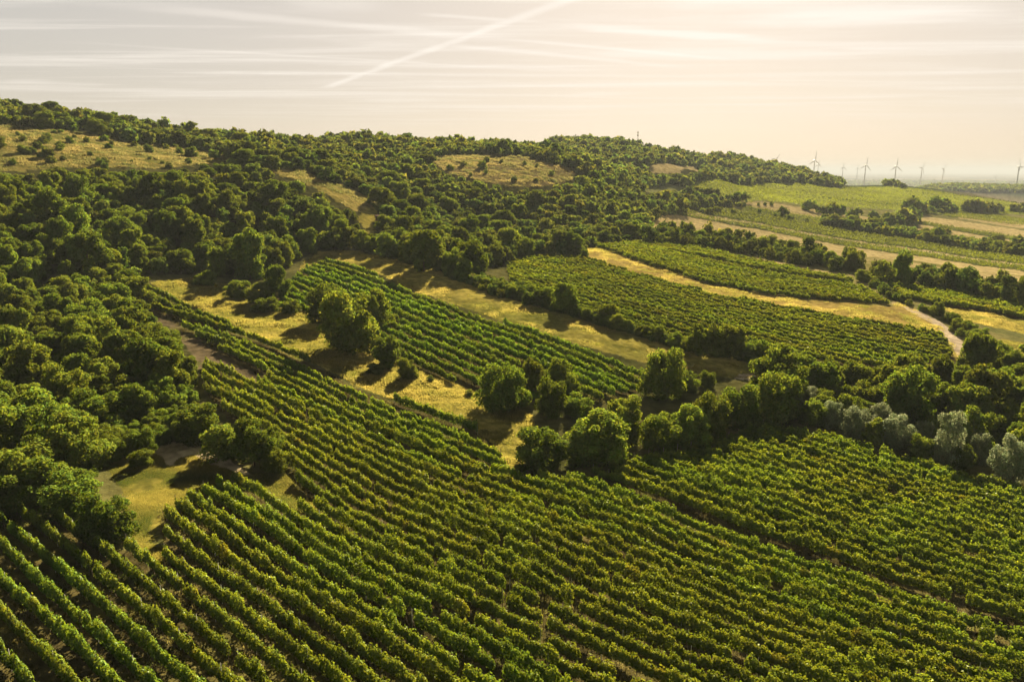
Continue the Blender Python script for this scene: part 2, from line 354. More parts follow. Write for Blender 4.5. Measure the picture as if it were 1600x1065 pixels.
def new_mat(name):
    m = bpy.data.materials.new(name); m.use_nodes = True; return m, NT(m.node_tree)
def ground_mat():
    m, q = new_mat('ground')
    at = q.n('ShaderNodeAttribute', attribute_name='tint')
    tc = q.n('ShaderNodeTexCoord')
    a = q.n('ShaderNodeTexNoise', inp={'Vector': tc.outputs['Object'], 'Scale': 2.6, 'Detail': 5.0, 'Roughness': .7})
    b = q.n('ShaderNodeTexNoise', inp={'Vector': tc.outputs['Object'], 'Scale': .5, 'Detail': 4.0, 'Roughness': .6})
    k = q.m('ADD', q.m('MULTIPLY', a.outputs[0], 1.0), q.m('MULTIPLY', b.outputs[0], .9))
    c = q.n('ShaderNodeVectorMath', operation='SCALE', inp={0: at.outputs['Color'], 'Scale': q.m('ADD', q.m('MULTIPLY', k, .8), .25)})
    bp = q.n('ShaderNodeBump', inp={'Height': a.outputs[0], 'Distance': .25, 'Strength': .7})
    d = q.n('ShaderNodeBsdfDiffuse', inp={'Color': c.outputs[0], 'Roughness': .8, 'Normal': bp.outputs[0]})
    q.n('ShaderNodeOutputMaterial', inp={'Surface': d.outputs[0]})
    return m
M_GROUND = ground_mat()
def mesh_np(name, verts, faces, nper, tint=None, mat=None, smooth=False, uvs=None):
    """fast mesh: verts (N,3), faces flat index array, nper corners per face"""
    me = bpy.data.meshes.new(name)
    n = len(faces) // nper
    me.vertices.add(len(verts)); me.vertices.foreach_set('co', np.ascontiguousarray(verts, np.float32).ravel())
    me.loops.add(len(faces)); me.loops.foreach_set('vertex_index', np.ascontiguousarray(faces, np.int32))
    me.polygons.add(n); me.polygons.foreach_set('loop_start', np.arange(0, n * nper, nper, dtype=np.int32))
    if smooth: me.polygons.foreach_set('use_smooth', np.ones(n, bool))
    if tint is not None:
        c = np.ones((len(verts), 4), np.float32); c[:, :3] = tint
        at = me.attributes.new('tint', 'FLOAT_COLOR', 'POINT'); at.data.foreach_set('color', c.ravel())
    me.update(calc_edges=True)
    if mat: me.materials.append(mat)
    return me
def link(name, me, parent=None, loc=None, rz=0.0):
    o = bpy.data.objects.new(name, me); COL.objects.link(o)
    if parent: o.parent = parent
    if loc is not None: o.location = loc
    if rz: o.rotation_euler = (0, 0, rz)
    return o
def tag(o, label, cat, group=None, kind=None):
    o['label'] = label; o['category'] = cat
    if group: o['group'] = group
    if kind: o['kind'] = kind
    return o
def build_ground():
    nT, nR = GX.shape
    idx = np.arange(nT * nR).reshape(nT, nR)
    q = np.stack([idx[:-1, :-1], idx[1:, :-1], idx[1:, 1:], idx[:-1, 1:]], -1).reshape(-1, 4)[:, ::-1]
    V = np.stack([gx, gy, GZ.ravel()], -1)
    z = gzone[q].max(1); rq = gr[q[:, 0]]; tq = gt[q[:, 0]]
    z = np.where((z == 0) & (rq > 1100) & (tq > R(10)), 5, z)
    info = {0: ('hillside', 'rough wooded hillside ground under the trees', 'hillside'), 1: ('meadow', 'dry golden grass meadows and stubble strips', 'meadow'),
            2: ('vineyard_soil', 'brown weedy soil between the vine rows', 'soil'), 3: ('dirt_track', 'pale dirt track curving past the vineyards on the right', 'track'),
            4: ('sandy_bank', 'bare pale sandy patch on the bank left of the vines', 'sand'), 5: ('plain', 'hazy far plain below the horizon', 'plain')}
    for zid, (nm, lb, ct) in info.items():
        f = q[z == zid]
        if not len(f): continue
        u, inv = np.unique(f, return_inverse=True)
        o = link(nm, mesh_np(nm, V[u], inv.reshape(-1), 4, gcol[u], M_GROUND, smooth=True))
        tag(o, lb, ct, kind='structure')
build_ground()
print('ground', round(time.time() - T00, 1))

# ------------------------------------------------------------------ foliage
def leaf_mat(name, dif, tra, tmix=.42, hue=.05, val=.5, gloss=.0, rnd=True):
    m, q = new_mat(name)
    at = q.n('ShaderNodeAttribute', attribute_name='tint')
    a = q.mix(1.0, (*dif, 1), at.outputs['Color'], 'MULTIPLY'); b = q.mix(1.0, (*tra, 1), at.outputs['Color'], 'MULTIPLY')
    if rnd:
        oi = q.n('ShaderNodeObjectInfo')
        h = q.m('ADD', q.m('MULTIPLY', oi.outputs['Random'], hue), .5 - hue / 2)
        w = q.n('ShaderNodeTexWhiteNoise', noise_dimensions='1D', inp={'W': q.m('MULTIPLY', oi.outputs['Random'], 91.7)})
        v = q.m('ADD', q.m('MULTIPLY', w.outputs[0], val), 1 - val / 2)
        a = q.n('ShaderNodeHueSaturation', inp={'Hue': h, 'Value': v, 'Color': a}).outputs[0]
        b = q.n('ShaderNodeHueSaturation', inp={'Hue': h, 'Value': v, 'Color': b}).outputs[0]
    d = q.n('ShaderNodeBsdfDiffuse', inp={'Color': a}); t = q.n('ShaderNodeBsdfTranslucent', inp={'Color': b})
    s = q.n('ShaderNodeMixShader', inp={0: tmix, 1: d.outputs[0], 2: t.outputs[0]}).outputs[0]
    if gloss:
        g = q.n('ShaderNodeBsdfGlossy', inp={'Color': (1, .95, .8, 1), 'Roughness': .45})
        s = q.n('ShaderNodeMixShader', inp={0: gloss, 1: s, 2: g.outputs[0]}).outputs[0]
    q.n('ShaderNodeOutputMaterial', inp={'Surface': s})
    return m
def plain_mat(name, col, rough=.8, noise=.3, scale=4.0):
    m, q = new_mat(name)
    tc = q.n('ShaderNodeTexCoord'); n = q.n('ShaderNodeTexNoise', inp={'Vector': tc.outputs['Object'], 'Scale': scale, 'Detail': 4.0})
    k = q.m('ADD', q.m('MULTIPLY', n.outputs[0], noise * 2), 1 - noise)
    c = q.n('ShaderNodeVectorMath', operation='SCALE', inp={0: col, 'Scale': k})
    p = q.n('ShaderNodeBsdfPrincipled', inp={'Base Color': c.outputs[0], 'Roughness': rough, 'Specular IOR Level': .5 if rough < .7 else .05})
    q.n('ShaderNodeOutputMaterial', inp={'Surface': p.outputs[0]})
    return m
M_LEAF = leaf_mat('tree_leaves', (.068, .098, .015), (.165, .195, .014), .25, .03, .5, .0)
M_OLIVE = leaf_mat('silver_leaves', (.135, .165, .085), (.14, .16, .075), .28, .02, .3, .01)
M_VINE = leaf_mat('vine_leaves', (.054, .090, .010), (.165, .205, .010), .21, .025, .22, .006)
M_GRASS = leaf_mat('dry_grass', (1, 1, 1), (1, 1, 1), .45, rnd=False)
M_BARK = plain_mat('bark', (.10, .075, .05), .9)
M_STAKE = plain_mat('stake_steel', (.34, .32, .29), .75)
M_WOODPOST = plain_mat('post_wood', (.22, .18, .14), .9)

def leaf_quads(c, nrm, size, aspect=.62, jit=.9, rg=rng):
    """one pointed leaf-clump face per centre; nrm is the mean facing, jit how far it strays"""
    n = len(c)
    d = nrm + rg.normal(0, jit, (n, 3)); d /= np.linalg.norm(d, axis=1)[:, None] + 1e-9
    a = rg.normal(0, 1, (n, 3)); a -= (a * d).sum(1)[:, None] * d; a /= np.linalg.norm(a, axis=1)[:, None] + 1e-9
    b = np.cross(d, a); s = np.broadcast_to(size, (n,))[:, None]
    bend = d * s * rg.uniform(-.25, .25, (n, 1))
    V = np.stack([c - a * s, c - b * s * aspect + bend, c + a * s, c + b * s * aspect + bend], 1)
    return V.reshape(-1, 3)
def leaf_mesh(name, c, nrm, size, tint, mat, jit=.9, rg=rng):
    V = leaf_quads(c, nrm, size, jit=jit, rg=rg)
    return mesh_np(name, V, np.arange(len(V)), 4, np.repeat(tint, 4, 0), mat)

def crown_leaves(kind, seed, n, size):
    """leaf centres, facings, sizes, tints of a crown of unit-ish size: about 1 wide (radius .5) and 1 tall, base at 0"""
    rg = np.random.default_rng(seed)
    lobes = []
    if kind == 'oak':
        for k in range(40):
            z = rg.uniform(.14, .92); rmax = .5 * math.sqrt(max(.12, 1 - ((z - .46) / .5) ** 2)); a = rg.uniform(0, 6.283)
            rr = rmax * (.35 + .6 * math.sqrt(rg.random())); lobes.append((rr * math.cos(a), rr * math.sin(a), z - .03, rg.uniform(.06, .17)))
        lobes.append((0, 0, .52, .26)); lobes.append((rg.uniform(-.12, .12), rg.uniform(-.12, .12), .80, .16))
    elif kind == 'tall':
        for k in range(38):
            z = rg.uniform(.08, .93); rmax = .42 * math.sin(math.pi * min(1, (z * .86 + .10))) ** .7; a = rg.uniform(0, 6.283)
            rr = rmax * (.3 + .6 * math.sqrt(rg.random())); lobes.append((rr * math.cos(a), rr * math.sin(a), z, rg.uniform(.055, .15)))
        lobes.append((0, 0, .5, .24)); lobes.append((0, 0, .75, .17)); lobes.append((0, 0, .28, .24))
    elif kind == 'poplar':
        for k in range(22):
            z = rg.uniform(.05, .95); rmax = .30 * (1 - z) ** .35 + .05; a = rg.uniform(0, 6.283)
            rr = rmax * .6 * math.sqrt(rg.random()); lobes.append((rr * math.cos(a), rr * math.sin(a), z, rg.uniform(.10, .17)))
    else:                          # bush, leafy to the ground
        for k in range(36):
            z = rg.uniform(.08, .90); rmax = .5 * math.sqrt(max(.05, 1 - ((z - .30) / .68) ** 2)); a = rg.uniform(0, 6.283)
            rr = rmax * (.3 + .62 * math.sqrt(rg.random())); lobes.append((rr * math.cos(a), rr * math.sin(a), z, rg.uniform(.07, .18)))
        lobes.append((0, 0, .36, .30)); lobes.append((.1, -.1, .22, .28)); lobes.append((-.1, .1, .22, .28))
    L = np.array(lobes); w = L[:, 3] ** 2; pick = rg.choice(len(L), n, p=w / w.sum())
    d = rg.normal(0, 1, (n, 3)); d /= np.linalg.norm(d, axis=1)[:, None]
    d[:, 2] = np.where(rg.random(n) < .35, np.abs(d[:, 2]), d[:, 2])
    rad = L[pick, 3] * np.where(rg.random(n) < .25, rg.uniform(.3, .9, n), rg.normal(.98, .10, n))
    # twig tufts: leaves drawn towards a few dozen random directions of each lobe, so that the outline breaks up
    tw = rg.normal(0, 1, (len(L), 9, 3)); tw /= np.linalg.norm(tw, axis=2)[..., None]
    j = rg.integers(0, 9, n); tuft = rg.random(n) < .45
    d2 = tw[pick, j] + rg.normal(0, .22, (n, 3)); d2 /= np.linalg.norm(d2, axis=1)[:, None]
    d = np.where(tuft[:, None], d2, d); rad = np.where(tuft, rad * rg.uniform(.95, 1.22, n), rad)
    c = L[pick, :3] + d * rad[:, None] * np.array([1, 1, .9])
    c[:, 2] = np.maximum(c[:, 2], .01)
    lt = rg.uniform(.75, 1.3, len(L))
    tint = np.ones((n, 3)) * (lt[pick] * rg.uniform(.75, 1.25, n))[:, None]
    tint[:, 0] *= rg.uniform(.85, 1.2, n)
    s = size * rg.uniform(.65, 1.3, n)
    return c, d, s, tint
def tube_mesh(name, paths, mat, sides=7):
    """paths: lists of (x, y, z, radius)"""
    V = []; Fq = []
    for P in paths:
        P = np.array(P); n0 = len(V)
        for i, p in enumerate(P):
            t = P[min(i + 1, len(P) - 1), :3] - P[max(i - 1, 0), :3]; t = t / (np.linalg.norm(t) + 1e-9)
            a = np.cross(t, (0, 1, 0) if abs(t[2]) > .6 else (0, 0, 1)); a /= np.linalg.norm(a) + 1e-9; b = np.cross(t, a)
            for k in range(sides):
                an = 2 * math.pi * k / sides; V.append(p[:3] + (a * math.cos(an) + b * math.sin(an)) * p[3])
        for i in range(len(P) - 1):
            for k in range(sides):
                k2 = (k + 1) % sides; Fq += [n0 + i * sides + k, n0 + i * sides + k2, n0 + (i + 1) * sides + k2, n0 + (i + 1) * sides + k]
    return mesh_np(name, np.array(V), np.array(Fq), 4, mat=mat, smooth=True)
def trunk_mesh(kind, seed):
    """tapered trunk with limbs, for a tree of unit height"""
    rg = np.random.default_rng(seed); paths = []
    lean = rg.normal(0, .03, 2); top = .72 if kind != 'bush' else .5
    main = [(lean[0] * t, lean[1] * t, -.04 + t * (top + .04), .032 * (1 - .75 * t)) for t in np.linspace(0, 1, 6)]
    if kind != 'bush': paths.append(main)
    for k in range(7 if kind != 'bush' else 9):
        z0 = rg.uniform(.22, .5) if kind != 'bush' else -.02; a = rg.uniform(0, 6.283); sp = rg.uniform(.18, .34) * (.45 if kind == 'poplar' else 1)
        z1 = z0 + rg.uniform(.18, .36); pts = []
        for t in np.linspace(0, 1, 5):
            pts.append((lean[0] * z0 + math.cos(a) * sp * t, lean[1] * z0 + math.sin(a) * sp * t, z0 + (z1 - z0) * t ** .8, .014 * (1 - .8 * t)))
        paths.append(pts)
    return tube_mesh('trunk', paths, M_BARK, 6)
KINDS = ['oak', 'tall', 'poplar', 'bush']
HI = {}; TRUNK = {}; LO = {}; MID = {}
for k in KINDS:
    for v in range(4):
        n = {'oak': 15000, 'tall': 14000, 'poplar': 9000, 'bush': 15000}[k]
        c, d, s, t = crown_leaves(k, 100 + 10 * KINDS.index(k) + v, n, .0265)
        HI[k, v] = leaf_mesh('crown', c, d, s, t, M_LEAF, jit=.5)
        TRUNK[k, v] = trunk_mesh(k, 40 + v + 7 * KINDS.index(k))
        MID[k, v] = crown_leaves(k, 100 + 10 * KINDS.index(k) + v, 1100, .072)
        LO[k, v] = crown_leaves(k, 300 + 10 * KINDS.index(k) + v, 240, .14)
SILV = []
for v in range(3):
    c, d, s, t = crown_leaves('bush', 700 + v, 13000, .021); SILV.append(leaf_mesh('crown', c, d, s, t, M_OLIVE, jit=.6))

ONES = ['', 'first', 'second', 'third', 'fourth', 'fifth', 'sixth', 'seventh', 'eighth', 'ninth', 'tenth', 'eleventh', 'twelfth', 'thirteenth', 'fourteenth', 'fifteenth', 'sixteenth', 'seventeenth', 'eighteenth', 'nineteenth']
TENS = {2: ('twenty', 'twentieth'), 3: ('thirty', 'thirtieth'), 4: ('forty', 'fortieth'), 5: ('fifty', 'fiftieth'), 6: ('sixty', 'sixtieth'), 7: ('seventy', 'seventieth')}
def ordinal(n):
    if n < 20: return ONES[n]
    a, b = TENS[n // 10]
    return b if n % 10 == 0 else a + '-' + ONES[n % 10]

def add_tree(name, x, y, h, w, kind, var, label, cat, group, crown=None, sink=.0):
    z = float(H(x, y)) - sink
    root = bpy.data.objects.new(name, None); COL.objects.link(root); root.empty_display_size = .5
    root.location = (x, y, z); root.rotation_euler = (0, 0, rng.uniform(0, 6.283))
    tag(root, label, cat, group)
    a = link('crown' if name != 'bush' else 'foliage', crown or HI[kind, var], root); b = link('trunk' if name != 'bush' else 'stems', TRUNK[kind, var], root)
    sx = w * rng.uniform(.92, 1.08); sy = w * rng.uniform(.92, 1.08)
    a.scale = (sx, sy, h); b.scale = (sx * .8, sy * .8, h)
    return root

# ---- hand-placed trees and bushes: (name, kind, base px, base py, height px, width px, label, group)
SOLO = [
 ('bush','bush',545,548,92,84,'biggest dark round bush on the golden meadow between two vineyards','bushes in the golden meadow'),
 ('bush','bush',512,505,58,52,'grey-green bush rising behind the left shoulder of the biggest dark meadow bush','bushes in the golden meadow'),
 ('bush','bush',583,515,60,52,'bush behind the right shoulder of the biggest dark meadow bush, touching the vines','bushes in the golden meadow'),
 ('tree','tall',606,574,46,48,'small light green tree just right of the biggest dark meadow bush','bushes in the golden meadow'),
 ('bush','bush',636,592,34,34,'small yellowish bush right of the small light green meadow tree','bushes in the golden meadow'),
 ('bush','bush',588,585,18,30,'low scrubby bush in front of the small light green meadow tree','bushes in the golden meadow'),
 ('bush','bush',785,640,72,76,'large round yellow-green bush at the right end of the golden meadow','bushes at the end of the golden meadow'),
 ('tree','tall',833,616,52,44,'dark tree behind the large round yellow-green bush, nearest the vines','bushes at the end of the golden meadow'),
 ('tree','bush',878,612,52,44,'round tree standing against the lower edge of the middle vineyard','bushes at the end of the golden meadow'),
 ('bush','bush',862,650,58,50,'round olive bush in front of the two dark trees at the meadow end','bushes at the end of the golden meadow'),
 ('bush','bush',905,652,36,44,'pale green low bush between the round olive bush and the silvery topped bush','bushes at the end of the golden meadow'),
 ('bush','bush',845,732,62,82,'front round bush with sunlit left top, at the tip where meadow meets vines','bushes along the head of the front vines'),
 ('bush','bush',938,722,76,98,'silvery topped large bush beside the front round bush','bushes along the head of the front vines'),
 ('tree','bush',975,688,66,62,'green round tree behind the silvery topped large bush','bushes along the head of the front vines'),
 ('tree','bush',1035,622,76,64,'tall dark broad tree at the right end of the middle vineyard','bushes along the head of the front vines'),
 ('bush','bush',1030,704,58,60,'dark bush right of the silvery topped large bush, above the bare soil','bushes along the head of the front vines'),
 ('bush','bush',1078,698,62,62,'dark green bush with bright top, second right of the silvery topped bush','bushes along the head of the front vines'),
 ('tree','bush',1112,684,70,58,'shaggy dark tree below the pale end of the track','bushes along the head of the front vines'),
 ('tree','bush',1152,668,64,56,'dark tree left of the broad grey-brown tree at the wood corner','bushes along the head of the front vines'),
 ('tree','bush',1210,628,84,78,'broad grey-brown tree at the left corner of the right-hand wood','trees of the right-hand wood'),
 ('bush','bush',1075,610,32,36,'small round bush just right of the tall dark broad tree','bushes along the head of the front vines'),
 ('bush','bush',1105,606,26,26,'small grey bush in the grass below the right end of the yellow strip','bushes along the head of the front vines'),
 ('tree','tall',1090,556,48,44,'left one of three dark upright trees at the end of the strip hedge','upright trees in the strip hedge'),
 ('tree','tall',1120,558,50,50,'middle one of three dark upright trees at the end of the strip hedge','upright trees in the strip hedge'),
 ('tree','tall',1147,560,50,50,'right one of three dark upright trees at the end of the strip hedge','upright trees in the strip hedge'),
 ('bush','bush',1182,566,34,44,'low dark bush right of the three upright trees','upright trees in the strip hedge'),
 ('tree','oak',885,488,46,42,'yellow-green round tree standing out of the hedge above the yellow strip','hedge along the yellow strip'),
 ('bush','bush',845,476,26,40,'bush left of the yellow-green round hedge tree','hedge along the yellow strip'),
 ('bush','bush',946,504,30,40,'rounded hedge bush right of the yellow-green hedge tree','hedge along the yellow strip'),
 ('tree','oak',913,405,15,14,'tiny lone round tree at the top of the golden strip','lone saplings'),
 ('bush','bush',952,420,8,5,'very small dark sapling alone on the golden strip','lone saplings'),
 ('tree','oak',892,397,34,30,'round dark tree at the corner of the wood above the golden strip','wood corner trees'),
 ('tree','oak',662,424,62,56,'large dark tree jutting out of the wood over the yellow strip','wood corner trees'),
 ('tree','oak',432,468,52,40,'dark tree at the upper left corner of the middle vineyard','scrub above the golden meadow'),
 ('bush','bush',372,466,28,40,'round bush on the upper edge of the golden meadow','scrub above the golden meadow'),
 ('bush','bush',405,474,30,38,'bush left of the dark tree at the vineyard corner','scrub above the golden meadow'),
 ('bush','bush',322,446,22,36,'bush at the shady upper end of the golden meadow','scrub above the golden meadow'),
 ('bush','bush',455,490,20,32,'low bright bush at the lower left corner of the middle vineyard','scrub above the golden meadow'),
 ('bush','bush',415,488,22,36,'low sunlit scrub bush under the dark vineyard corner tree','scrub above the golden meadow'),
 ('tree','oak',398,728,76,70,'light green leafy tree between the sandy bank and the vine rows','bushes above the sandy bank'),
 ('bush','bush',350,716,56,72,'dark bush directly above the sandy patch','bushes above the sandy bank'),
 ('bush','bush',312,690,54,66,'bright topped bush at the wood edge left of the vine rows','bushes above the sandy bank'),
 ('bush','bush',428,738,40,34,'small grey-brown bush at the lower end of the bank bushes','bushes above the sandy bank'),
 ('bush','bush',425,708,34,40,'small leafy bush between the light green tree and the vines','bushes above the sandy bank'),
 ('bush','bush',60,780,70,92,'large dark bush at the left edge, below the wood','bushes left of the sandy bank'),
 ('bush','bush',112,806,62,84,'dark bush with light tips, second from left above the lower left vines','bushes left of the sandy bank'),
 ('bush','bush',168,842,72,78,'dark bush at the head of the lower left vine rows, beside the grassy path','bushes left of the sandy bank'),
 ('bush','bush',14,800,60,80,'dark bush at the far left edge above the lower left vines','bushes left of the sandy bank'),
 ('bush','bush',122,764,34,50,'yellow-green bush on top of the bank slope','bushes left of the sandy bank'),
 ('bush','bush',222,728,26,36,'small sunlit scrub bush at the left end of the sandy patch','bushes left of the sandy bank'),
 ('bush','bush',195,712,30,44,'low yellowish scrub bush up the bank from the sandy patch','bushes left of the sandy bank'),
 ('bush','bush',150,722,34,50,'low green scrub bush under the wood edge','bushes left of the sandy bank'),
 ('bush','bush',1350,440,18,28,'round grey-green bush at the upper bend of the track','bushes along the track'),
 ('tree','oak',1465,494,22,18,'small dark round tree beside the bend of the track','bushes along the track'),
 ('tree','oak',1558,380,14,20,'small round tree standing out above the far hedge','far lone trees'),
 ('tree','oak',1428,318,6,8,'tiny dark tree alone in the far green field','far lone trees'),
]
SOLO += [('bush','bush',1364,694,40,38,'dark green bush in the gap left of the widest silvery bush','green bushes among the silvery ones'), ('bush','bush',1438,718,38,38,'dark green bush in the gap right of the widest silvery bush','green bushes among the silvery ones'), ('bush','bush',1504,732,36,30,'dark green bush right of the tall pointed silvery bush','green bushes among the silvery ones'), ('bush','bush',1268,664,40,40,'dark green bush between the narrow silvery tree and the silvery bushes','green bushes among the silvery ones')]
SILVER = [(1238,650,58,40),(1300,668,44,40),(1335,684,60,56),(1398,700,62,66),(1478,724,78,58),(1530,726,52,44),(1576,752,82,66),(1372,676,50,50),(1440,700,42,44),(1265,640,44,38)]
SILVER_LB = ['narrow pale silvery tree at the left end of the right-hand wood', 'small silvery bush second from left along the wood front', 'silvery round bush at the vine edge, left of the widest silvery one', 'widest silvery bush at the vine edge', 'tall silvery bush with pointed top at the vine edge', 'small silvery bush between two larger ones near the right edge', 'biggest silvery bush at the right edge of the photo', 'silvery bush behind the widest silvery one', 'grey-green silvery bush in the gap left of the tall pointed one', 'small silvery bush just right of the narrow silvery tree']
taken = []
def place_solo():
    vi = 0
    for nm, kd, px, py, hp, wp, lb, gp in SOLO:
        p = cast([(px, py)])[0]; d = p[1] * CP - p[2] * SP; m = d / F
        add_tree(nm, p[0], p[1], hp * m * 1.04, wp * m * 1.05, kd, vi % 4, lb, 'bush' if nm == 'bush' else 'tree', gp); vi += 1
        taken.append((p[0], p[1], wp * m * .42))
    for (px, py, hp, wp), lb in zip(SILVER, SILVER_LB):
        p = cast([(px, py)])[0]; m = (p[1] * CP - p[2] * SP) / F
        add_tree('bush', p[0], p[1], hp * m * rng.uniform(.85, 1.08), wp * m * .86, 'bush', vi % 4, lb, 'bush', 'silvery bushes along the right-hand wood', crown=SILV[vi % 3]); vi += 1
        taken.append((p[0], p[1], wp * m * .42))
place_solo()

# ---- woods and hedges: scattered stems, thinned so that crowns overlap a little
def scatter(mask_fn, rmin, rmax, tmin, tmax, sp_fn, seed, tries):
    rg = np.random.default_rng(seed)
    t = rg.uniform(tmin, tmax, tries); r = np.sqrt(rg.uniform(rmin ** 2, rmax ** 2, tries))
    x = r * np.sin(t); y = r * np.cos(t); k = mask_fn(x, y); x, y, r = x[k], y[k], r[k]
    out = []; cell = {}; g = 12.0
    for i in range(len(x)):
        s = sp_fn(r[i]) * rg.uniform(.68, 1.45); ci, cj = int(x[i] // g), int(y[i] // g); ok = True
        for a in (-1, 0, 1):
            for b in (-1, 0, 1):
                for (xx, yy, ss) in cell.get((ci + a, cj + b), ()):
                    if (xx - x[i]) ** 2 + (yy - y[i]) ** 2 < (.5 * (s + ss)) ** 2: ok = False; break
                if not ok: break
            if not ok: break
        if ok:
            cell.setdefault((ci, cj), []).append((x[i], y[i], s)); out.append((x[i], y[i], s))
    return np.array(out)
OPEN = ['low_scrub', 'hill_meadow', 'slope_strip', 'slope_path', 'bald_hill', 'high_field', 'high_green', 'bush_meadow', 'front_vines', 'mid_vines', 'right_vines', 'yellow_strip', 'gold_strip', 'bank', 'sand_strip', 'bare_strip', 'sand', 'upper_vines', 'upper_green', 'tan_b', 'tan_a', 'far_vines_b', 'far_vines_a', 'head_tip', 'path_end', 'dirt_track', 'grass_track', 'road_vines', 'tan_c', 'tan_d', 'tan_e', 'far_line']
def clear_of(x, y, names):
    k = np.ones(np.shape(x), bool)
    for n in names: k &= ~inz(n, x, y)
    for (a, b, r) in taken: k &= (x - a) ** 2 + (y - b) ** 2 > r * r
    return k
SHOW = ['low_scrub', 'hill_meadow', 'slope_strip', 'slope_path', 'bald_hill', 'high_field', 'high_green', 'bush_meadow', 'yellow_strip', 'gold_strip', 'bank', 'sand', 'sand_strip', 'bare_strip', 'upper_green', 'tan_b', 'front_vines', 'mid_vines', 'right_vines', 'upper_vines']
THIN = ('slope_strip', 'slope_path', 'bald_hill', 'hill_meadow', 'high_field', 'sand_strip', 'yellow_strip', 'high_green')
def covers(x, y, h, w):
    z = float(H(x, y)); c = 0
    for f, sx in ((.35, 0), (.65, -.35), (.65, .35), (.92, 0)):
        a, b = topx(np.array([x + sx * w]), np.array([y]), np.array([z + f * h]))
        for n in SHOW:
            if inside(np.array(PX[n], float), a, b)[0]: c += 2 if n in THIN else 1; break
    return c
STEMS = []          # x, y, height, width, kind, zone
def put(arr, zone, kinds, hf, wf, seed):
    rg = np.random.default_rng(seed)
    for x, y, s in arr: 
        kd = kinds[rg.integers(len(kinds))]
        w = s * wf * rg.uniform(.9, 1.25); h = w * hf * rg.uniform(.75, 1.3)
        if zone == 'wood':
            k = covers(x, y, h, w)
            if k >= 2: h *= .5; w *= .6; kd = 'bush'; k = covers(x, y, h, w)
            if k >= 2: continue
        STEMS.append((x, y, h, w, kd, zone))
w_ = lambda x, y: inz('wood', x, y) & clear_of(x, y, OPEN)
put(scatter(w_, 60, 330, R(-46), R(24), lambda r: 5.1 + r * .001, 1, 60000), 'wood', ['oak', 'oak', 'tall', 'tall', 'bush'], 1.0, 1.3, 2)
put(scatter(w_, 330, 1250, R(-42), R(26), lambda r: 5.0 + r * .0022, 3, 150000), 'wood', ['oak', 'oak', 'tall'], .72, 1.26, 4)
# behind the ridge line, so the skyline keeps its trees from a step to the side too
put(scatter(lambda x, y: inz('low_scrub', x, y) & clear_of(x, y, ['sand', 'sand_strip', 'bank']), 60, 200, R(-40), R(-10), lambda r: 2.0, 21, 30000), 'bank scrub', ['bush'], .75, 1.25, 22)
rw = lambda x, y: inz('right_wood', x, y) & clear_of(x, y, OPEN)
put(scatter(rw, 80, 330, R(12), R(46), lambda r: 4.9, 5, 30000), 'right wood', ['oak', 'oak', 'tall', 'bush'], 1.0, 1.3, 6)
for zn, nm, sp, hf, kinds, sd in (('strip_hedge', 'strip hedge', 1.9, .95, ['bush'], 7), ('field_hedge', 'field hedge', 4.4, 1.08, ['oak', 'bush', 'tall'], 9), ('road_hedge', 'road hedge', 4.2, 1.3, ['oak', 'oak', 'tall'], 11), ('far_hedge', 'far hedge', 5.0, .85, ['oak', 'bush', 'oak'], 13)):
    f = lambda x, y, zn=zn: inz(zn, x, y) & clear_of(x, y, [])
    put(scatter(f, 120, 800, R(-10), R(46), lambda r, sp=sp: sp, sd, 60000), nm, kinds, hf, 1.3, sd + 1)
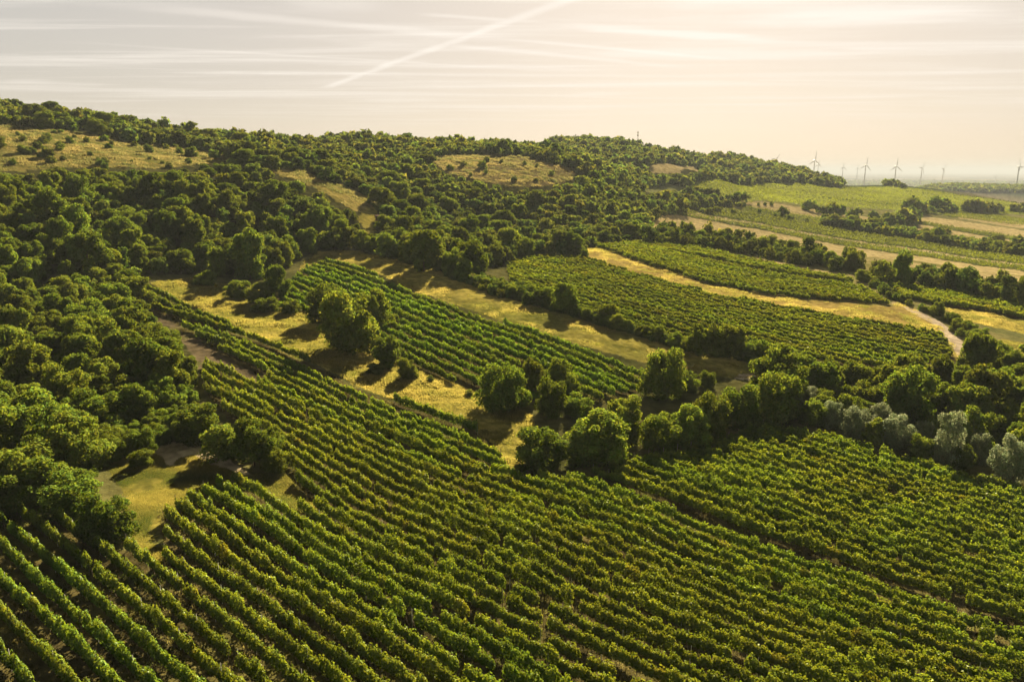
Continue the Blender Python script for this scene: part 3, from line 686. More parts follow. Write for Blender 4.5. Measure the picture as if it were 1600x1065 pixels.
# bushes strung along lines: (zone, line px, spacing m, height m, jitter m)
def along(pts, sp, seed, jit):
    P = poly(pts); rg = np.random.default_rng(seed); out = []
    for a, b in zip(P[:-1], P[1:]):
        L = np.linalg.norm(b - a); n = max(1, int(L / sp))
        for i in range(n): out.append(a + (b - a) * (i + rg.random()) / n + rg.normal(0, jit, 2))
    return np.array(out)
LINESB = [('strip hedge', [(702,431),(760,450),(812,466),(880,487),(940,507),(1000,524),(1070,545)], 1.5, 3.0, .5), ('strip hedge', [(1160,560),(1210,572)], 1.8, 4.0, .8),
          ('far rows', [(1118,281),(1200,297),(1300,311),(1420,321)], 2.6, 1.5, .3), ('far rows', [(1300,293),(1392,293),(1500,306),(1600,319)], 3.0, 1.7, .4), ('far rows', [(1400,297),(1500,312),(1600,328)], 3.0, 1.5, .4), ('far rows', [(1130,287),(1250,303),(1350,313)], 3.2, 1.1, .5),
          ('bank scrub', [(180,712),(230,694),(290,662)], 2.6, 1.3, 1.0), ('bank scrub', [(160,728),(200,716),(235,704)], 2.2, 1.0, .8), ('bank scrub', [(215,672),(260,650),(300,640)], 3.0, 1.5, 1.0),
          ('track hedge', [(1368,447),(1400,468),(1432,480),(1466,492),(1492,507),(1530,532),(1562,552)], 2.2, 2.9, .8),
          ('track hedge', [(1500,520),(1540,548),(1600,590)], 2.6, 3.2, 1.2),
          ('meadow scrub', [(650,590),(700,604),(760,626),(800,645)], 4.5, 1.1, 1.5),
          ('tree line', [(1080,300),(1120,309),(1172,318)], 6, 6.5, 2), ('tree line', [(1172,320),(1215,322)], 7, 3.0, 1), ('tree line', [(1290,291),(1340,288),(1392,291)], 9, 8.5, 5),
          ('far clump', [(1266,330),(1300,335),(1340,340)], 6, 8.5, 3), ('far clump', [(1352,343),(1382,347)], 7, 7, 2), ('far clump', [(1386,355),(1405,350),(1425,344)], 6, 11, 4),
          ('far clump', [(1415,332),(1440,334)], 6, 13, 3), ('far clump', [(1440,335),(1490,331)], 9, 7, 3), ('far clump', [(1458,329),(1472,329)], 6, 12, 1), ('far clump', [(1503,332),(1552,332)], 6, 12, 4), ('far clump', [(1556,331),(1600,333),(1680,338)], 8, 9, 4),
          ('far scrub', [(1160,325),(1240,345),(1300,352)], 9, 3.5, 4), ('far scrub', [(1215,340),(1225,338)], 6, 7, 2), ('far scrub', [(1385,291),(1420,296)], 12, 8, 5), ('far scrub', [(1080,330),(1120,331),(1165,335)], 8, 4, 2),
          ('bald hill scrub', [(750,262),(758,268)], 5, 4.5, 2), ('bald hill scrub', [(690,262),(730,274),(780,284),(830,288)], 10, 2.6, 5), ('bald hill scrub', [(740,252),(800,254),(860,264)], 12, 2.4, 4), ('bald hill scrub', [(720,258),(735,264)], 4, 3, 2), ('bald hill scrub', [(846,268),(870,274)], 7, 3, 3),
          ('hill meadow scrub', [(0,226),(60,222),(110,230),(160,236)], 8, 3.2, 6), ('hill meadow scrub', [(110,226),(160,229),(230,238)], 7, 3.4, 5), ('hill meadow scrub', [(0,232),(40,236),(100,240)], 3.2, 3.4, 5), ('hill meadow scrub', [(180,246),(250,252),(330,252)], 8, 1.8, 7), ('hill meadow scrub', [(60,208),(160,220),(260,230)], 7, 2.6, 6), ('hill meadow scrub', [(0,256),(120,258),(250,262)], 6, 2.4, 6), ('hill meadow scrub', [(0,240),(80,243),(160,250)], 7, 2.8, 6), ('hill meadow scrub', [(270,240),(300,246),(340,248)], 6, 3.8, 4), ('hill meadow scrub', [(0,212),(100,216),(200,226),(280,232)], 13, 2.2, 5), ('hill meadow scrub', [(40,236),(120,246),(200,252),(300,256)], 13, 1.6, 5)]
for i, (zn, ln, sp, h, j) in enumerate(LINESB):
    A = along(ln, sp, 50 + i, j); rg = np.random.default_rng(90 + i)
    for (x, y) in A:
        hh = h * rg.uniform(.65, 1.25); STEMS.append((x, y, hh, hh * rg.uniform(1.0, 1.5), 'bush' if hh < 6 else 'oak', zn))
# ridge crest on the right of the plain
def far_ridge():
    rg = np.random.default_rng(77)
    t = rg.uniform(R(26.8), R(44), 2600); r = rg.uniform(2230, 2600, 2600)
    for a, b in zip(t, r): STEMS.append((b * math.sin(a), b * math.cos(a), rg.uniform(7, 12), rg.uniform(12, 20), 'oak', 'far ridge'))
    for k in range(500):       # woods on the plain
        a = rg.uniform(R(12), R(44)); b = rg.uniform(3800, 9000)
        for j in range(6): STEMS.append((b * math.sin(a) + rg.normal(0, 60), b * math.cos(a) + rg.normal(0, 20), rg.uniform(8, 14), rg.uniform(25, 50), 'oak', 'plain wood'))
far_ridge()
ST = STEMS
sx_ = np.array([s[0] for s in ST]); sy_ = np.array([s[1] for s in ST]); sz_ = H(sx_, sy_)
spx, spy = topx(sx_, sy_, sz_); swid = np.array([s[3] for s in ST]) * F / (sy_ * CP - sz_ * SP)
inframe = (spx > -25) & (spx < 1625) & (spy > 150) & (spy < 1080)
# tops in view? a crown is drawn individually when it is large in the picture
isbush = np.array([s[4] == 'bush' for s in ST])
order = np.argsort(-np.where(inframe, swid, 0))
nsolo_t = sum(1 for s in SOLO if s[0] == 'tree'); nsolo_b = len(SOLO) - nsolo_t + len(SILVER)
ind = []; ct = nsolo_t; cb = nsolo_b
for i in order:
    if not inframe[i] or swid[i] < 6: break
    if isbush[i] and cb < 292: ind.append(i); cb += 1
    elif not isbush[i] and ct < 298: ind.append(i); ct += 1
print('stems', len(ST), 'individual', len(ind), 'min px', swid[ind[-1]], ct, cb)
def where(i):
    """landmark phrase and group for a stem, from the ground it stands on"""
    z = ST[i][5]; px, py = spx[i], spy[i]
    if z == 'wood':
        if px < 560 and py > 410:
            for lim, ph in ((455, 'above the highest vine row ends'), (500, 'level with the highest vine row ends'), (535, 'beside the upper bare soil strip'), (570, 'beside the middle of the bare soil strip'), (605, 'beside the lower bare soil strip'),
                            (645, 'uphill of the bank bushes'), (690, 'uphill of the sandy patch'), (740, 'level with the sandy patch'), (2000, 'lowest line above the bottom vines')):
                if py < lim: return 'in left wood, ' + ph, 'trees of the left wood'
        if px < 560:
            for lim, ph in ((290, 'under the hillside meadow'), (320, 'two lines under the hillside meadow'), (350, 'midway from hillside meadow to vines'), (380, 'uphill of the golden meadow'), (411, 'just above the golden meadow and vines')):
                if py < lim: return 'on left slope, ' + ph, 'trees of the left slope'
        for lim, ph in ((330, 'above the grassy slope strip'), (350, 'level with the wooden hut'), (370, 'below the wooden hut'), (385, 'two lines above the yellow strip'), (400, 'one line above the yellow strip'), (2000, 'right above the yellow strip')):
            if py < lim: return 'in middle wood, ' + ph, 'trees of the middle wood'
    if z == 'right wood':
        for lim, ph in ((610, 'at its back edge'), (635, 'in its second line'), (660, 'in its middle'), (690, 'behind the silvery bushes'), (2000, 'at the vine edge')):
            if py < lim: return 'in right-hand wood, ' + ph, 'trees of the right-hand wood'
    return {'strip hedge': ('in the dark hedge above the yellow strip', 'hedge along the yellow strip'), 'field hedge': ('in the tall hedge under the tan strip', 'trees of the tall hedge'), 'road hedge': ('in the dark hedge right of the track', 'trees of the dark hedge'), 'far hedge': ('in the long far hedge', 'trees of the far hedge'),
            'bank scrub': ('in low scrub behind the sandy patch', 'low scrub behind the sandy patch'), 'track hedge': ('in the low hedge beside the track', 'bushes along the track'), 'meadow scrub': ('in the scrub below the middle vineyard', 'scrub in the golden meadow'), 'tree line': ('in the tree line beyond the tan strip', 'trees of the tree line'), 'far clump': ('in the clumps between the far fields', 'far clumps'),
            'far scrub': ('on the scrubby far field edge', 'far scrub'), 'bald hill scrub': ('on the bare brown hill', 'scrub on the bare hill'), 'hill meadow scrub': ('on the hillside meadow', 'scrub on the hillside meadow')}.get(z, ('on the hill', 'trees on the hill'))
def build_woods():
    groups = {}
    for i in ind: groups.setdefault((where(i), bool(isbush[i])), []).append(i)
    for ((ph, gp), bush), L in groups.items():
        L.sort(key=lambda i: spx[i])
        for n, i in enumerate(L):
            x, y, h, w, kd, z = ST[i]
            lk = {'oak': 'round green', 'tall': 'upright green', 'poplar': 'narrow green', 'bush': 'leafy green'}[kd]
            lk = lk if len(ph.split()) < 11 else lk.split()[0]
            lb = '%s %s %s, %s' % (lk, 'bush' if bush else 'tree', ph, ('%s from left' % ordinal(n + 1)) if len(L) > 1 else 'the only one')
            add_tree('bush' if bush else 'tree', x, y, h, w, kd, int(rng.integers(4)), lb, 'bush' if bush else 'tree', gp, sink=.05 * h)
    # the rest reads as masses: one object per wood
    rest = sorted(set(range(len(ST))) - set(ind))
    bins = {}
    for i in rest:
        z = ST[i][5]
        r = math.hypot(ST[i][0], ST[i][1])
        if z == 'wood': key = 'hillside_wood' if r < 620 else 'ridge_wood'
        elif z == 'far ridge': key = 'far_ridge_wood'
        elif z == 'plain wood': key = 'plain_woods'
        elif z == 'right wood': key = 'right_wood_mass'
        else: key = 'hedge_thicket'
        bins.setdefault(key, []).append(i)
    LB = {'hillside_wood': 'dense green wood covering the hillside behind the nearer trees', 'ridge_wood': 'far dark wood along the ridge and the distant hill', 'far_ridge_wood': 'low hazy wooded ridge on the plain at right',
          'plain_woods': 'faint dark woods on the hazy plain', 'right_wood_mass': 'thicket of small trees inside the right-hand wood', 'hedge_thicket': 'far hedges and scrub between the fields'}
    for key, L in bins.items():
        Cs, Ns, Ss, Ts = [], [], [], []
        rg = np.random.default_rng(5)
        for i in L:
            x, y, h, w, kd, z = ST[i]; r = math.hypot(x, y); v = int(rg.integers(4))
            src = MID[kd, v] if r < 420 else LO[kd, v]
            c, d, s, t = src
            if r > 600:
                m = 110 if r < 1500 else 26; c, d, s, t = c[:m], d[:m], s[:m] * (1.45 if r < 1500 else 2.2), t[:m]
            a = rg.uniform(0, 6.283); ca, sa = math.cos(a), math.sin(a)
            cc = np.stack([(c[:, 0] * ca - c[:, 1] * sa) * w + x, (c[:, 0] * sa + c[:, 1] * ca) * w + y, c[:, 2] * h + float(H(x, y)) - .05 * h], -1)
            dd = np.stack([d[:, 0] * ca - d[:, 1] * sa, d[:, 0] * sa + d[:, 1] * ca, d[:, 2]], -1)
            k = rg.uniform(.7, 1.3); hue = rg.uniform(.85, 1.2)
            Cs.append(cc); Ns.append(dd); Ss.append(s * w); Ts.append(t * np.array([k * hue, k, k * rg.uniform(.8, 1.3)]))
        c, d, s, t = map(np.concatenate, (Cs, Ns, Ss, Ts))
        o = link(key, leaf_mesh(key, c, d, s, t, M_LEAF_MASS, jit=.5, rg=rg)); tag(o, LB[key], 'wood' if 'hedge' not in key else 'hedge', kind='stuff')
        print(key, len(L), len(c))
M_LEAF_MASS = leaf_mat('mass_leaves', (.064, .096, .018), (.150, .180, .018), .18, rnd=False, gloss=.0)
build_woods()
print('woods', round(time.time() - T00, 1))

# ------------------------------------------------------------------ vine rows
post_me = tube_mesh('post', [[(0, 0, -.1, .05), (0, 0, 1.9, .045)], [(0, 0, 1.9, .045), (0, 0, 1.9, .002)]], M_WOODPOST, 6)
stake_me = tube_mesh('stake', [[(0, 0, -.1, .035), (0, 0, 1.95, .03)], [(0, 0, 1.95, .03), (0, 0, 1.95, .002)]], M_STAKE, 5)
def vine_row(x, y, dens, hgt, wid, seed, tintc, gaps=.02):
    """foliage of one row; x, y: plan points every half metre"""
    rg = np.random.default_rng(seed); n = len(x)
    if n < 4: return None
    vine = int(n / 2) + 2                                   # one vine per metre
    vh = np.clip(rg.normal(1, .13, vine), .6, 1.35); vw = np.clip(rg.normal(1, .22, vine), .5, 1.6); vk = rg.uniform(.75, 1.25, vine); miss = rg.random(vine) < gaps
    yel = np.where(rg.random(vine) < .02, 1.2, 1.0)
    N = int(n * .5 * dens); u = rg.uniform(0, n - 1.001, N)
    edge = np.cumsum(rg.uniform(1.3, 3.4, vine)); edge = np.r_[0, edge]; vi = np.clip(np.searchsorted(edge, u) - 1, 0, vine - 1)      # vines stand unevenly
    ok = ~miss[vi]; u, vi = u[ok], vi[ok]; N = len(u)
    f = np.clip((u - edge[vi]) / (edge[vi + 1] - edge[vi]), 0, 1); lump = .85 + .15 * np.sin(math.pi * f)
    ci = u.astype(int); vig = fbm(x[ci] / 8, y[ci] / 8, 77, 3); vig2 = vnoise(x[ci] / 38, y[ci] / 38, 78); lump = lump * (.74 + .5 * vig)
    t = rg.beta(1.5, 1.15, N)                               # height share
    hh = hgt * vh[vi] * lump; z = .42 + (hh - .42) * t
    shoot = rg.random(N) < .05; z = np.where(shoot, hh + rg.uniform(0, .38, N), z)
    prof = wid * vw[vi] * (.55 + .75 * np.sin(math.pi * np.clip(t * .85 + .08, 0, 1)))
    side = np.where(rg.random(N) < .5, -1, 1) * np.where(rg.random(N) < .7, rg.normal(1, .16, N), rg.uniform(0, 1, N)); off = prof * .5 * side
    off = np.where(shoot, off * .4, off)
    i = u.astype(int); fr = u - i; i2 = np.minimum(i + 1, n - 1)
    px = x[i] * (1 - fr) + x[i2] * fr; py = y[i] * (1 - fr) + y[i2] * fr
    dx, dy = x[-1] - x[0], y[-1] - y[0]; L = math.hypot(dx, dy); nx, ny = -dy / L, dx / L
    cx = px + nx * off; cy = py + ny * off; cz = H(px, py) + z
    nr = np.stack([nx * side, ny * side, (t - .35) * 1.3], -1)
    tint = np.ones((N, 3)) * (vk[vi] * rg.uniform(.75, 1.25, N))[:, None] * np.asarray(tintc); tip = (.86 + .5 * t ** 2) * (.82 + .36 * vig2); tint *= tip[:, None]; tint[:, 0] *= yel[vi] * rg.uniform(.92, 1.08, N) * (1 + .18 * t ** 2) * (1.12 - .24 * vig)  # backlit crest painted into the tint towards the row top, with yellower young shoots
    return np.stack([cx, cy, cz], -1), nr, tint
def stems_mesh(x, y, rg):
    s = np.arange(0, len(x), 2); P = []
    bx = x[s] + rg.normal(0, .05, len(s)); by = y[s] + rg.normal(0, .05, len(s)); bz = H(bx, by)
    V = []
    w = .032
    for (a, b) in ((w, 0), (0, w)):
        lx = rg.normal(0, .08, len(s)); ly = rg.normal(0, .08, len(s))
        q = np.stack([np.stack([bx - a, by - b, bz - .05], -1), np.stack([bx + a, by + b, bz - .05], -1), np.stack([bx + a + lx, by + b + ly, bz + .95], -1), np.stack([bx - a + lx, by - b + ly, bz + .95], -1)], 1)
        V.append(q.reshape(-1, 3))
    V = np.concatenate(V)
    return mesh_np('stems', V, np.arange(len(V)), 4, mat=M_BARK)
def rows_of(zone, az, spacing, exclude=(), skip=()):
    """parallel rows clipped to a field outline: list of (x, y) runs, ordered from the near side"""
    P = PW[zone]; ax, ay = math.sin(R(az)), math.cos(R(az)); nx, ny = -ay, ax     # n points uphill / away
    if nx * 0 + ny < 0: nx, ny = -nx, -ny
    nn = P @ np.array([nx, ny]); tt = P @ np.array([ax, ay]); res = []
    lo = nn.min() + .6; k = 0; cs = np.arange(lo, nn.max(), spacing)
    if zone == 'front_vines':                       # the rows stand wider apart up the slope
        cs = [lo]
        while cs[-1] < nn.max(): cs.append(cs[-1] + np.interp(cs[-1], (38, 46, 62, 72), (spacing, 2.32, 2.42, 2.65)))
        cs = np.array(cs)
    for q in skip:
        v = cast([q], 1.2)[0, :2] @ np.array([nx, ny]); cs = np.delete(cs, np.argmin(abs(cs - v)))
    for c in cs:
        t = np.arange(tt.min(), tt.max(), .5); x = ax * t + nx * c; y = ay * t + ny * c
        wx = (vnoise(t / 14, t * 0 + k, 3) - .5) * .35; x = x + nx * wx; y = y + ny * wx
        m = inside(P, x, y)
        for e in exclude: m &= ~inz(e, x, y)
        for (a, b, r) in taken: m &= (x - a) ** 2 + (y - b) ** 2 > (r * .8) ** 2
        qx, qy = topx(x, y, H(x, y)); m &= (qx > -330) & (qx < 1930) & (qy < 1230) & (y > 22)
        # runs, bridging short gaps
        idx = np.where(m)[0]
        if len(idx) > 10:
            res.append((x[idx], y[idx], np.split(np.arange(len(idx)), np.where(np.diff(idx) > 1)[0] + 1)))
        k += 1
    return res
NROW = 0
def plant(zone, az, spacing, label, group, hgt=1.8, wid=.62, tint=(1, 1, 1), exclude=(), dens0=330, leaf0=.125, gaps=.02, posts=True, seed=0, skip=()):
    global NROW
    rows = rows_of(zone, az, spacing, exclude, skip); n = 0
    pieces = []
    for ri, (x, y, runs) in enumerate(rows):
        cur = []; grp = [cur]
        for run in runs:
            if cur and math.hypot(x[run[0]] - x[cur[-1][-1]], y[run[0]] - y[cur[-1][-1]]) > 3.5: cur = []; grp.append(cur)
            cur.append(run)
        grp = [g for g in grp if sum(len(r) for r in g) > 14]
        for gi, g in enumerate(grp): pieces.append((ri, x, y, g, '' if len(grp) == 1 else (', left piece' if gi == 0 else (', right piece' if gi == len(grp) - 1 else ', middle piece'))))
    last = -1
    for ri, x, y, runs, part in pieces:
        ids = np.concatenate(runs); xs0, ys0 = x[ids], y[ids]
        Cs, Ns, Ts, St = [], [], [], []
        rg = np.random.default_rng(1000 + seed * 131 + ri); rt = rg.uniform(.86, 1.14); hr = rg.uniform(.93, 1.07)
        for run in runs:
            if len(run) < 6: continue
            xx, yy = x[run], y[run]; rm = float(np.hypot(xx, yy).mean())
            # pieces so that leaf density follows distance
            for s in range(0, len(run) - 1, 60):
                a, b = xx[s:s + 61], yy[s:s + 61]
                if len(a) < 4: continue
                r = float(np.hypot(a, b).mean()); sc = max(1.0, r / 85.0) ** .75
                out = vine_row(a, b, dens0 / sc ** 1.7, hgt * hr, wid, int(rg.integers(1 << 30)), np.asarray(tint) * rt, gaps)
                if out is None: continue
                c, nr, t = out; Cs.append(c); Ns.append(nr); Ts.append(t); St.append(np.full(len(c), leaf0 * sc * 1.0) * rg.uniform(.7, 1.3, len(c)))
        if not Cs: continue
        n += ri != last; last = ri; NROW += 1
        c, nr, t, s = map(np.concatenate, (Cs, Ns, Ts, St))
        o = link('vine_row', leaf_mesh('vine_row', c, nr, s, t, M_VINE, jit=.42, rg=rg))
        tag(o, '%s, %s from its lower edge%s' % (label, ordinal(n), part), 'vine row', group)
        rr = np.hypot(xs0, ys0)
        if rr.min() < 150 and posts:
            near = rr < 170
            if near.sum() > 8:
                so = link('vine_stems', stems_mesh(xs0[near], ys0[near], rg), o); so['kind'] = 'stuff'
            for run in runs:
                if len(run) < 12: continue
                for e in run[8:-8:13]:                      # stakes along the nearest rows
                    ex, ey = float(x[e]), float(y[e]); qx, qy = topx(ex, ey, float(H(ex, ey)))
                    if -10 < qx < 1610 and qy < 1080 and math.hypot(ex, ey) < 88: link('trellis_post', stake_me, o, (ex, ey, float(H(ex, ey))))
                for e in (run[0], run[-1]):
                    ex, ey = float(x[e]), float(y[e]); qx, qy = topx(ex, ey, float(H(ex, ey)))
                    if -20 < qx < 1620 and qy < 1075 and math.hypot(ex, ey) < 150:
                        link('end_post', post_me, o, (ex, ey, float(H(ex, ey))))
    print(zone, n, 'rows')
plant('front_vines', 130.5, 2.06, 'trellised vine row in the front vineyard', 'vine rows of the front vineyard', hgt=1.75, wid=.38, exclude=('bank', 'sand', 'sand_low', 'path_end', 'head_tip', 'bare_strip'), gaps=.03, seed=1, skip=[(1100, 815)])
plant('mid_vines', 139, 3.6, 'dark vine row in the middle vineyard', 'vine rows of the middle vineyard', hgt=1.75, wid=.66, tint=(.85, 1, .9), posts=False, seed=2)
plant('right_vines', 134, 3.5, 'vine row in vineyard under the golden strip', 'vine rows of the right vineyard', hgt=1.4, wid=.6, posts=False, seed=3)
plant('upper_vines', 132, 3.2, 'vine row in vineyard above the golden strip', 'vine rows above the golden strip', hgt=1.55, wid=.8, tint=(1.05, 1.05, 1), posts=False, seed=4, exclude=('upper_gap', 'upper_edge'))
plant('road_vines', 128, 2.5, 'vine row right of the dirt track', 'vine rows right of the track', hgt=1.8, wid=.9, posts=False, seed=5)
print('rows', NROW, round(time.time() - T00, 1))
def far_fields():
    """vine strips too far off to count their rows"""
    rg = np.random.default_rng(9); Cs, Ns, Ss, Ts = [], [], [], []
    for zn, az, sp in (('far_vines_a', 122, 3.2), ('far_vines_b', 122, 3.2), ('green_c', 118, 3.4), ('green_d', 118, 3.4), ('upper_green', 116, 4.2), ('scrub_a', 116, 6)):
        for x, y, runs in rows_of(zn, az, sp):
            m = len(x) * 2; i = rg.integers(0, len(x), m); r = np.hypot(x[i], y[i])
            cx = x[i] + rg.normal(0, .3, m); cy = y[i] + rg.normal(0, .3, m); Cs.append(np.stack([cx, cy, H(cx, cy) + rg.uniform(.3, 1.6, m)], -1))
            Ns.append(np.tile((0, 0, .6), (m, 1))); Ss.append(rg.uniform(.35, .6, m)); k = .85 if zn != 'upper_green' else 1.25
            Ts.append(np.ones((m, 3)) * (k * rg.uniform(.7, 1.3, m) * (.8 + .4 * vnoise(cx / 30, cy / 30, 8)))[:, None] * np.array([1.15, 1, 1.1]))
    c, d, s, t = map(np.concatenate, (Cs, Ns, Ss, Ts))
    o = link('far_vineyards', leaf_mesh('far_vineyards', c, d, s, t, M_VINE, rg=rg)); tag(o, 'far strips of vineyard across the valley, too small to tell rows apart', 'vineyard', kind='stuff')
    print('far vines', len(c))
far_fields()

# ------------------------------------------------------------------ grass
def grass_on(name, label, zones, n, hgt, c0, c1, seed, rmax=420, exclude=(), thin=None):
    rg = np.random.default_rng(seed); XY = []
    tot = [abs(np.sum(PW[z][:, 0] * np.roll(PW[z][:, 1], -1) - PW[z][:, 1] * np.roll(PW[z][:, 0], -1))) / 2 for z in zones]
    for z, a in zip(zones, tot):
        P = PW[z]; m = int(n * a / sum(tot) * 2.2)
        x = rg.uniform(P[:, 0].min(), P[:, 0].max(), m * 2); y = rg.uniform(P[:, 1].min(), P[:, 1].max(), m * 2)
        k = inside(P, x, y) & (np.hypot(x, y) < rmax)
        for e in exclude: k &= ~inz(e, x, y)
        XY.append(np.stack([x[k], y[k]], -1)[:m])
    X = np.concatenate(XY); x, y = X[:, 0], X[:, 1]
    den = fbm(x / 5, y / 5, seed, 3); k = den > rg.uniform(.22, .62, len(x)); x, y, den = x[k], y[k], den[k]
    qx, qy = topx(x, y, H(x, y)); k = (qx > -40) & (qx < 1640) & (qy < 1110); x, y, den = x[k], y[k], den[k]
    m = len(x); B = 4; V = []; T = []
    big = np.clip((den - .35) * 2.4, .3, 1.5); r = np.hypot(x, y); sc = np.maximum(1, r / 110) ** .6
    cc = np.clip(fbm(x / 7, y / 7, seed + 5, 3) * 1.8 - .45 + rg.normal(0, .18, m), 0, 1)[:, None]; col = np.asarray(c0) * (1 - cc) + np.asarray(c1) * cc
    z = H(x, y)
    for b in range(B):
        a = rg.uniform(0, 6.283, m); h = hgt * big * rg.uniform(.6, 1.3, m) * sc; w = h * .22; ln = rg.uniform(.1, .7, m) * h
        ox, oy = x + rg.normal(0, .16, m) * sc, y + rg.normal(0, .16, m) * sc; ca, sa = np.cos(a), np.sin(a)
        V.append(np.stack([np.stack([ox - sa * w, oy + ca * w, z - .03], -1), np.stack([ox + sa * w, oy - ca * w, z - .03], -1), np.stack([ox + ca * ln, oy + sa * ln, z + h], -1)], 1).reshape(-1, 3))
        T.append(np.repeat(col * rg.uniform(.75, 1.25, (m, 1)), 3, 0))
    V = np.concatenate(V); T = np.concatenate(T)
    o = link(name, mesh_np(name, V, np.arange(len(V)), 3, T, M_GRASS)); tag(o, label, 'grass', kind='stuff')
    print(name, m)
grass_on('dry_grass', 'golden dry grass and weeds on the meadow round the dark bushes', ['bush_meadow'], 70000, .48, (.14, .135, .024), (.35, .275, .062), 3)
grass_on('strip_grass', 'mown yellow grass of the strips between the vineyards', ['yellow_strip', 'gold_strip', 'road_meadow', 'road_meadow_low'], 60000, .26, (.15, .145, .026), (.35, .275, .068), 4)
grass_on('bank_grass', 'short sunlit grass on the bank around the sandy patch', ['bank', 'head_tip', 'path_end'], 70000, .36, (.045, .065, .010), (.27, .22, .045), 5, exclude=('sand', 'sand_low'))
grass_on('alley_weeds', 'weeds and straw between the vine rows', ['front_vines', 'mid_vines'], 110000, .26, (.06, .075, .014), (.17, .135, .04), 6)
grass_on('wood_undergrowth', 'rough grass and undergrowth at the foot of the woods', ['wood'], 60000, .55, (.05, .065, .014), (.15, .14, .03), 7, rmax=300, exclude=('hill_meadow',))
grass_on('hill_grass', 'tussocky dry grass on the hillside meadows', ['hill_meadow', 'slope_strip', 'bald_hill'], 30000, .42, (.10, .105, .028), (.23, .175, .058), 8, rmax=650)
print('grass', round(time.time() - T00, 1))

# ------------------------------------------------------------------ wind turbines, mast, hut
M_WHITE = plain_mat('turbine_paint', (.20, .20, .20), .5, .04)
M_STEEL = plain_mat('mast_steel', (.30, .28, .27), .5, .1)
M_PANEL = plain_mat('antenna_panel', (.42, .40, .39), .5, .05)
M_PLANK = plain_mat('hut_planks', (.075, .045, .028), .85, .35, 6.0)
M_ROOF = leaf_mat('hut_roof', (.045, .032, .026), (0, 0, 0), 0.0, rnd=False)
def box_np(name, boxes, mat):
    V, Q = [], []
    for (x0, y0, z0, x1, y1, z1) in boxes:
        n = len(V); V += [(x, y, z) for z in (z0, z1) for x, y in ((x0, y0), (x1, y0), (x1, y1), (x0, y1))]
        Q += [n + i for i in (0, 3, 2, 1, 4, 5, 6, 7, 0, 1, 5, 4, 1, 2, 6, 5, 2, 3, 7, 6, 3, 0, 4, 7)]
    return mesh_np(name, np.array(V, float), np.array(Q), 4, mat=mat)
HUB, BL = 90.0, 42.0
def turbine_parts():
    tower = tube_mesh('tower', [[(0, 0, -6, 2.9), (0, 0, 30, 2.5), (0, 0, 60, 2.0), (0, 0, HUB - 1.6, 1.6)]], M_WHITE, 14)
    nac = tube_mesh('nacelle', [[(0, 6.5, HUB, .3), (0, 6.3, HUB, 1.5), (0, 2, HUB, 1.9), (0, -2.2, HUB, 1.8), (0, -3.0, HUB, 1.4)]], M_WHITE, 12)
    hub = tube_mesh('hub', [[(0, -3.05, HUB, 1.35), (0, -4.2, HUB, 1.4), (0, -5.2, HUB, .9), (0, -5.6, HUB, .1)]], M_WHITE, 12)
    # one blade: airfoil-like flat tapering section, root at the hub centre, pointing up
    st = [(1.0, .75, .70, 0), (3.5, .85, .55, .1), (8, 2.5, .44, .35), (16, 2.0, .34, .2), (28, 1.4, .24, .1), (38, .85, .14, .05), (BL, .10, .03, 0)]
    V, Q = [], []
    for z, ch, th, sh in st:
        for k in range(8):
            a = 2 * math.pi * k / 8; V.append((math.cos(a) * ch + sh, math.sin(a) * th, z))
    for i in range(len(st) - 1):
        for k in range(8): Q += [i * 8 + k, i * 8 + (k + 1) % 8, (i + 1) * 8 + (k + 1) % 8, (i + 1) * 8 + k]
    blade = mesh_np('blade', np.array(V), np.array(Q), 4, mat=M_WHITE, smooth=True)
    return tower, nac, hub, blade
def turbines():
    tower, nac, hub, blade = turbine_parts()
    T = [(1273, 250.5, 3500, 4, 25, 'wind turbine beside the ridge end, taller of the close pair at left'), (1278.8, 257.3, 5900, 6, 20, 'small wind turbine just right of the taller one at the ridge end'),
         (1317.4, 261, 5300, 0, 30, 'wind turbine showing its top above the round wood at the ridge foot'), (1340.2, 262.4, 6600, 2, 30, 'smallest wind turbine, left of the one over the last ridge trees'),
         (1352.9, 258, 3700, 8, 25, 'wind turbine above the last trees of the ridge'), (1400.3, 259.8, 3500, 3, 20, 'wind turbine with blade straight up, over the gap right of the ridge'),
         (1440.8, 262.4, 4300, 32, 35, 'wind turbine standing above the left end of the far wooded ridge'), (1474.5, 264.2, 4700, 38, 35, 'wind turbine over the middle of the far wooded ridge'),
         (1592.4, 261, 2900, -30, 40, 'largest wind turbine at the right edge of the photo'), (1556, 275, 6800, 15, 30, 'faint wind turbine left of the largest one'), (1212, 249.5, 4200, 40, 30, 'wind turbine with only blade tips over the ridge wood')]
    for px, py, d, rot, yaw, lb in T:
        v = rays(px, py); p = v * (d / v[1])
        r = bpy.data.objects.new('wind_turbine', None); COL.objects.link(r); tag(r, lb, 'wind turbine', 'wind turbines on the plain')
        r.location = (p[0], p[1], p[2] - HUB); r.rotation_euler = (0, 0, R(yaw))
        link('tower', tower, r); link('nacelle', nac, r); link('hub', hub, r)
        for k in range(3):
            b = link('blade', blade, r, (0, -4.1, HUB)); b.rotation_euler = (0, R(rot + 120 * k), 0)
turbines()
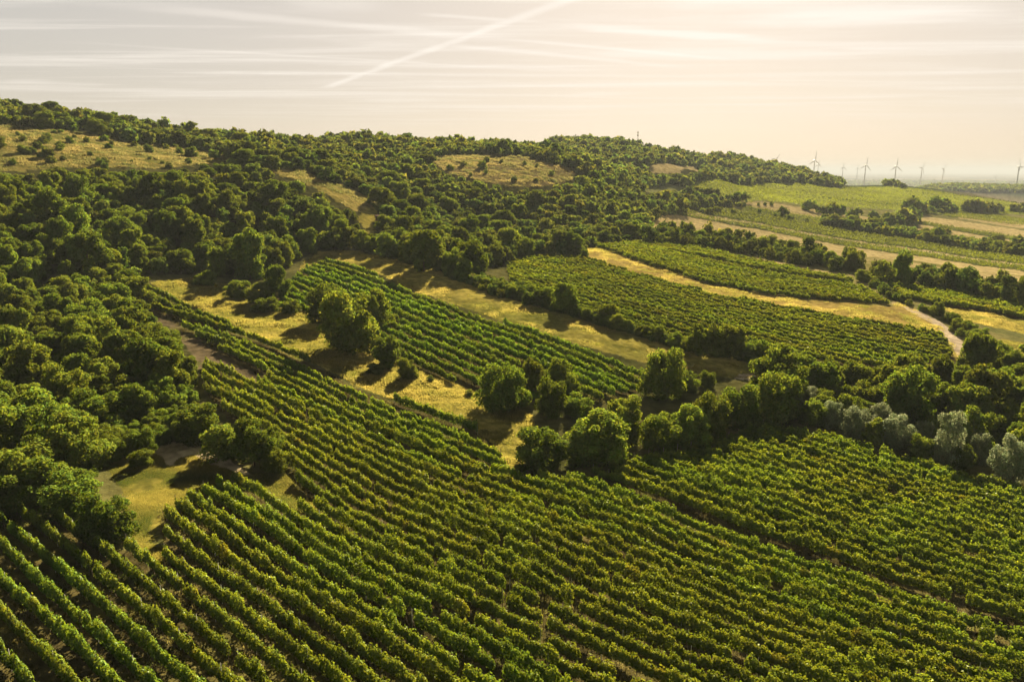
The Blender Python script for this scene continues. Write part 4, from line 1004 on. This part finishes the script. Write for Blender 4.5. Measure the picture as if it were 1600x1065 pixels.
def mast():
    p = cast([(996, 233)])[0]
    r = bpy.data.objects.new('radio_mast', None); COL.objects.link(r); tag(r, 'thin radio mast with antennas on the wooded hilltop', 'radio mast')
    r.location = p; h = 20.5; P = []
    for k in range(3):
        a = 2 * math.pi * k / 3; P.append([(.75 * math.cos(a), .75 * math.sin(a), -.3, .09), (.38 * math.cos(a), .38 * math.sin(a), h, .07)])
    for i in range(14):
        z0, z1 = h * i / 14, h * (i + 1) / 14
        for k in range(3):
            a, b = 2 * math.pi * k / 3, 2 * math.pi * (k + 1) / 3; r0, r1 = .75 - .37 * i / 14, .75 - .37 * (i + 1) / 14
            P.append([(r0 * math.cos(a), r0 * math.sin(a), z0, .04), (r1 * math.cos(b), r1 * math.sin(b), z1, .04)])
    link('lattice_tower', tube_mesh('lattice_tower', P, M_STEEL, 5), r)
    for k in range(6):
        a = 2 * math.pi * k / 3 + .3; z = h - 1.2 - 3.0 * (k // 3)
        b = link('antenna', box_np('antenna', [(-.22, -.16, -1.2, .22, .16, 1.2)], M_PANEL), r, (.85 * math.cos(a), .85 * math.sin(a), z), a + R(90))
    link('spike', tube_mesh('spike', [[(0, 0, h - .2, .06), (0, 0, h + 3.2, .03)]], M_STEEL, 5), r)
mast()
def hut():
    p = cast([(595, 352)])[0]; m = (p[1] * CP - p[2] * SP) / F; w = 15 * m; h = 13 * m
    r = bpy.data.objects.new('wooden_hut', None); COL.objects.link(r); tag(r, 'small dark wooden hut among the trees beside the grassy slope path', 'hut')
    r.location = p; r.rotation_euler = (0, 0, R(12)); e = w / 2; t = .08
    link('wall', box_np('wall', [(-e, -e * .8, -.3, e, -e * .8 + t, h), (-e, e * .8 - t, -.3, e, e * .8, h), (-e, -e * .8 + t, -.3, -e + t, e * .8 - t, h), (e - t, -e * .8 + t, -.3, e, e * .8 - t, h)], M_PLANK), r)
    V = [(-e - .3, -e * .8 - .3, h + .02), (e + .3, -e * .8 - .3, h + .02), (e + .3, e * .8 + .3, h + .55), (-e - .3, e * .8 + .3, h + .55)]; V += [(a, b, c + .12) for a, b, c in V]
    link('roof', mesh_np('roof', np.array(V), np.array([0, 3, 2, 1, 4, 5, 6, 7, 0, 1, 5, 4, 1, 2, 6, 5, 2, 3, 7, 6, 3, 0, 4, 7]), 4, tint=np.ones((8, 3)), mat=M_ROOF), r)
    link('door', box_np('door', [(-.45, -e * .8 - .05, 0, .45, -e * .8 - .004, min(h - .15, 2.0))], M_PLANK), r)
hut()

# ------------------------------------------------------------------ haze
def haze():
    z0, z1, e = -125.0, 95.0, 46500.0
    v = [(x, y, z) for z in (z0, z1) for x, y in ((-e, -60), (e, -60), (e, e), (-e, e))]
    f = [0, 3, 2, 1, 4, 5, 6, 7, 0, 1, 5, 4, 1, 2, 6, 5, 2, 3, 7, 6, 3, 0, 4, 7]
    m, q = new_mat('haze')
    pv = q.n('ShaderNodeVolumePrincipled', inp={'Color': (.27, .29, .33, 1), 'Density': .00010, 'Anisotropy': 0.0})
    q.n('ShaderNodeOutputMaterial', inp={'Volume': pv.outputs[0]})
    o = link('haze', mesh_np('haze', np.array(v, float), np.array(f), 4, mat=m))
    tag(o, 'pale morning haze over the hills and plain', 'haze', kind='stuff')
haze()

for o in SC.objects:
    lb = o.get('label')
    if lb and not 4 <= len(lb.split()) <= 16: print('LONG', len(lb.split()), lb)
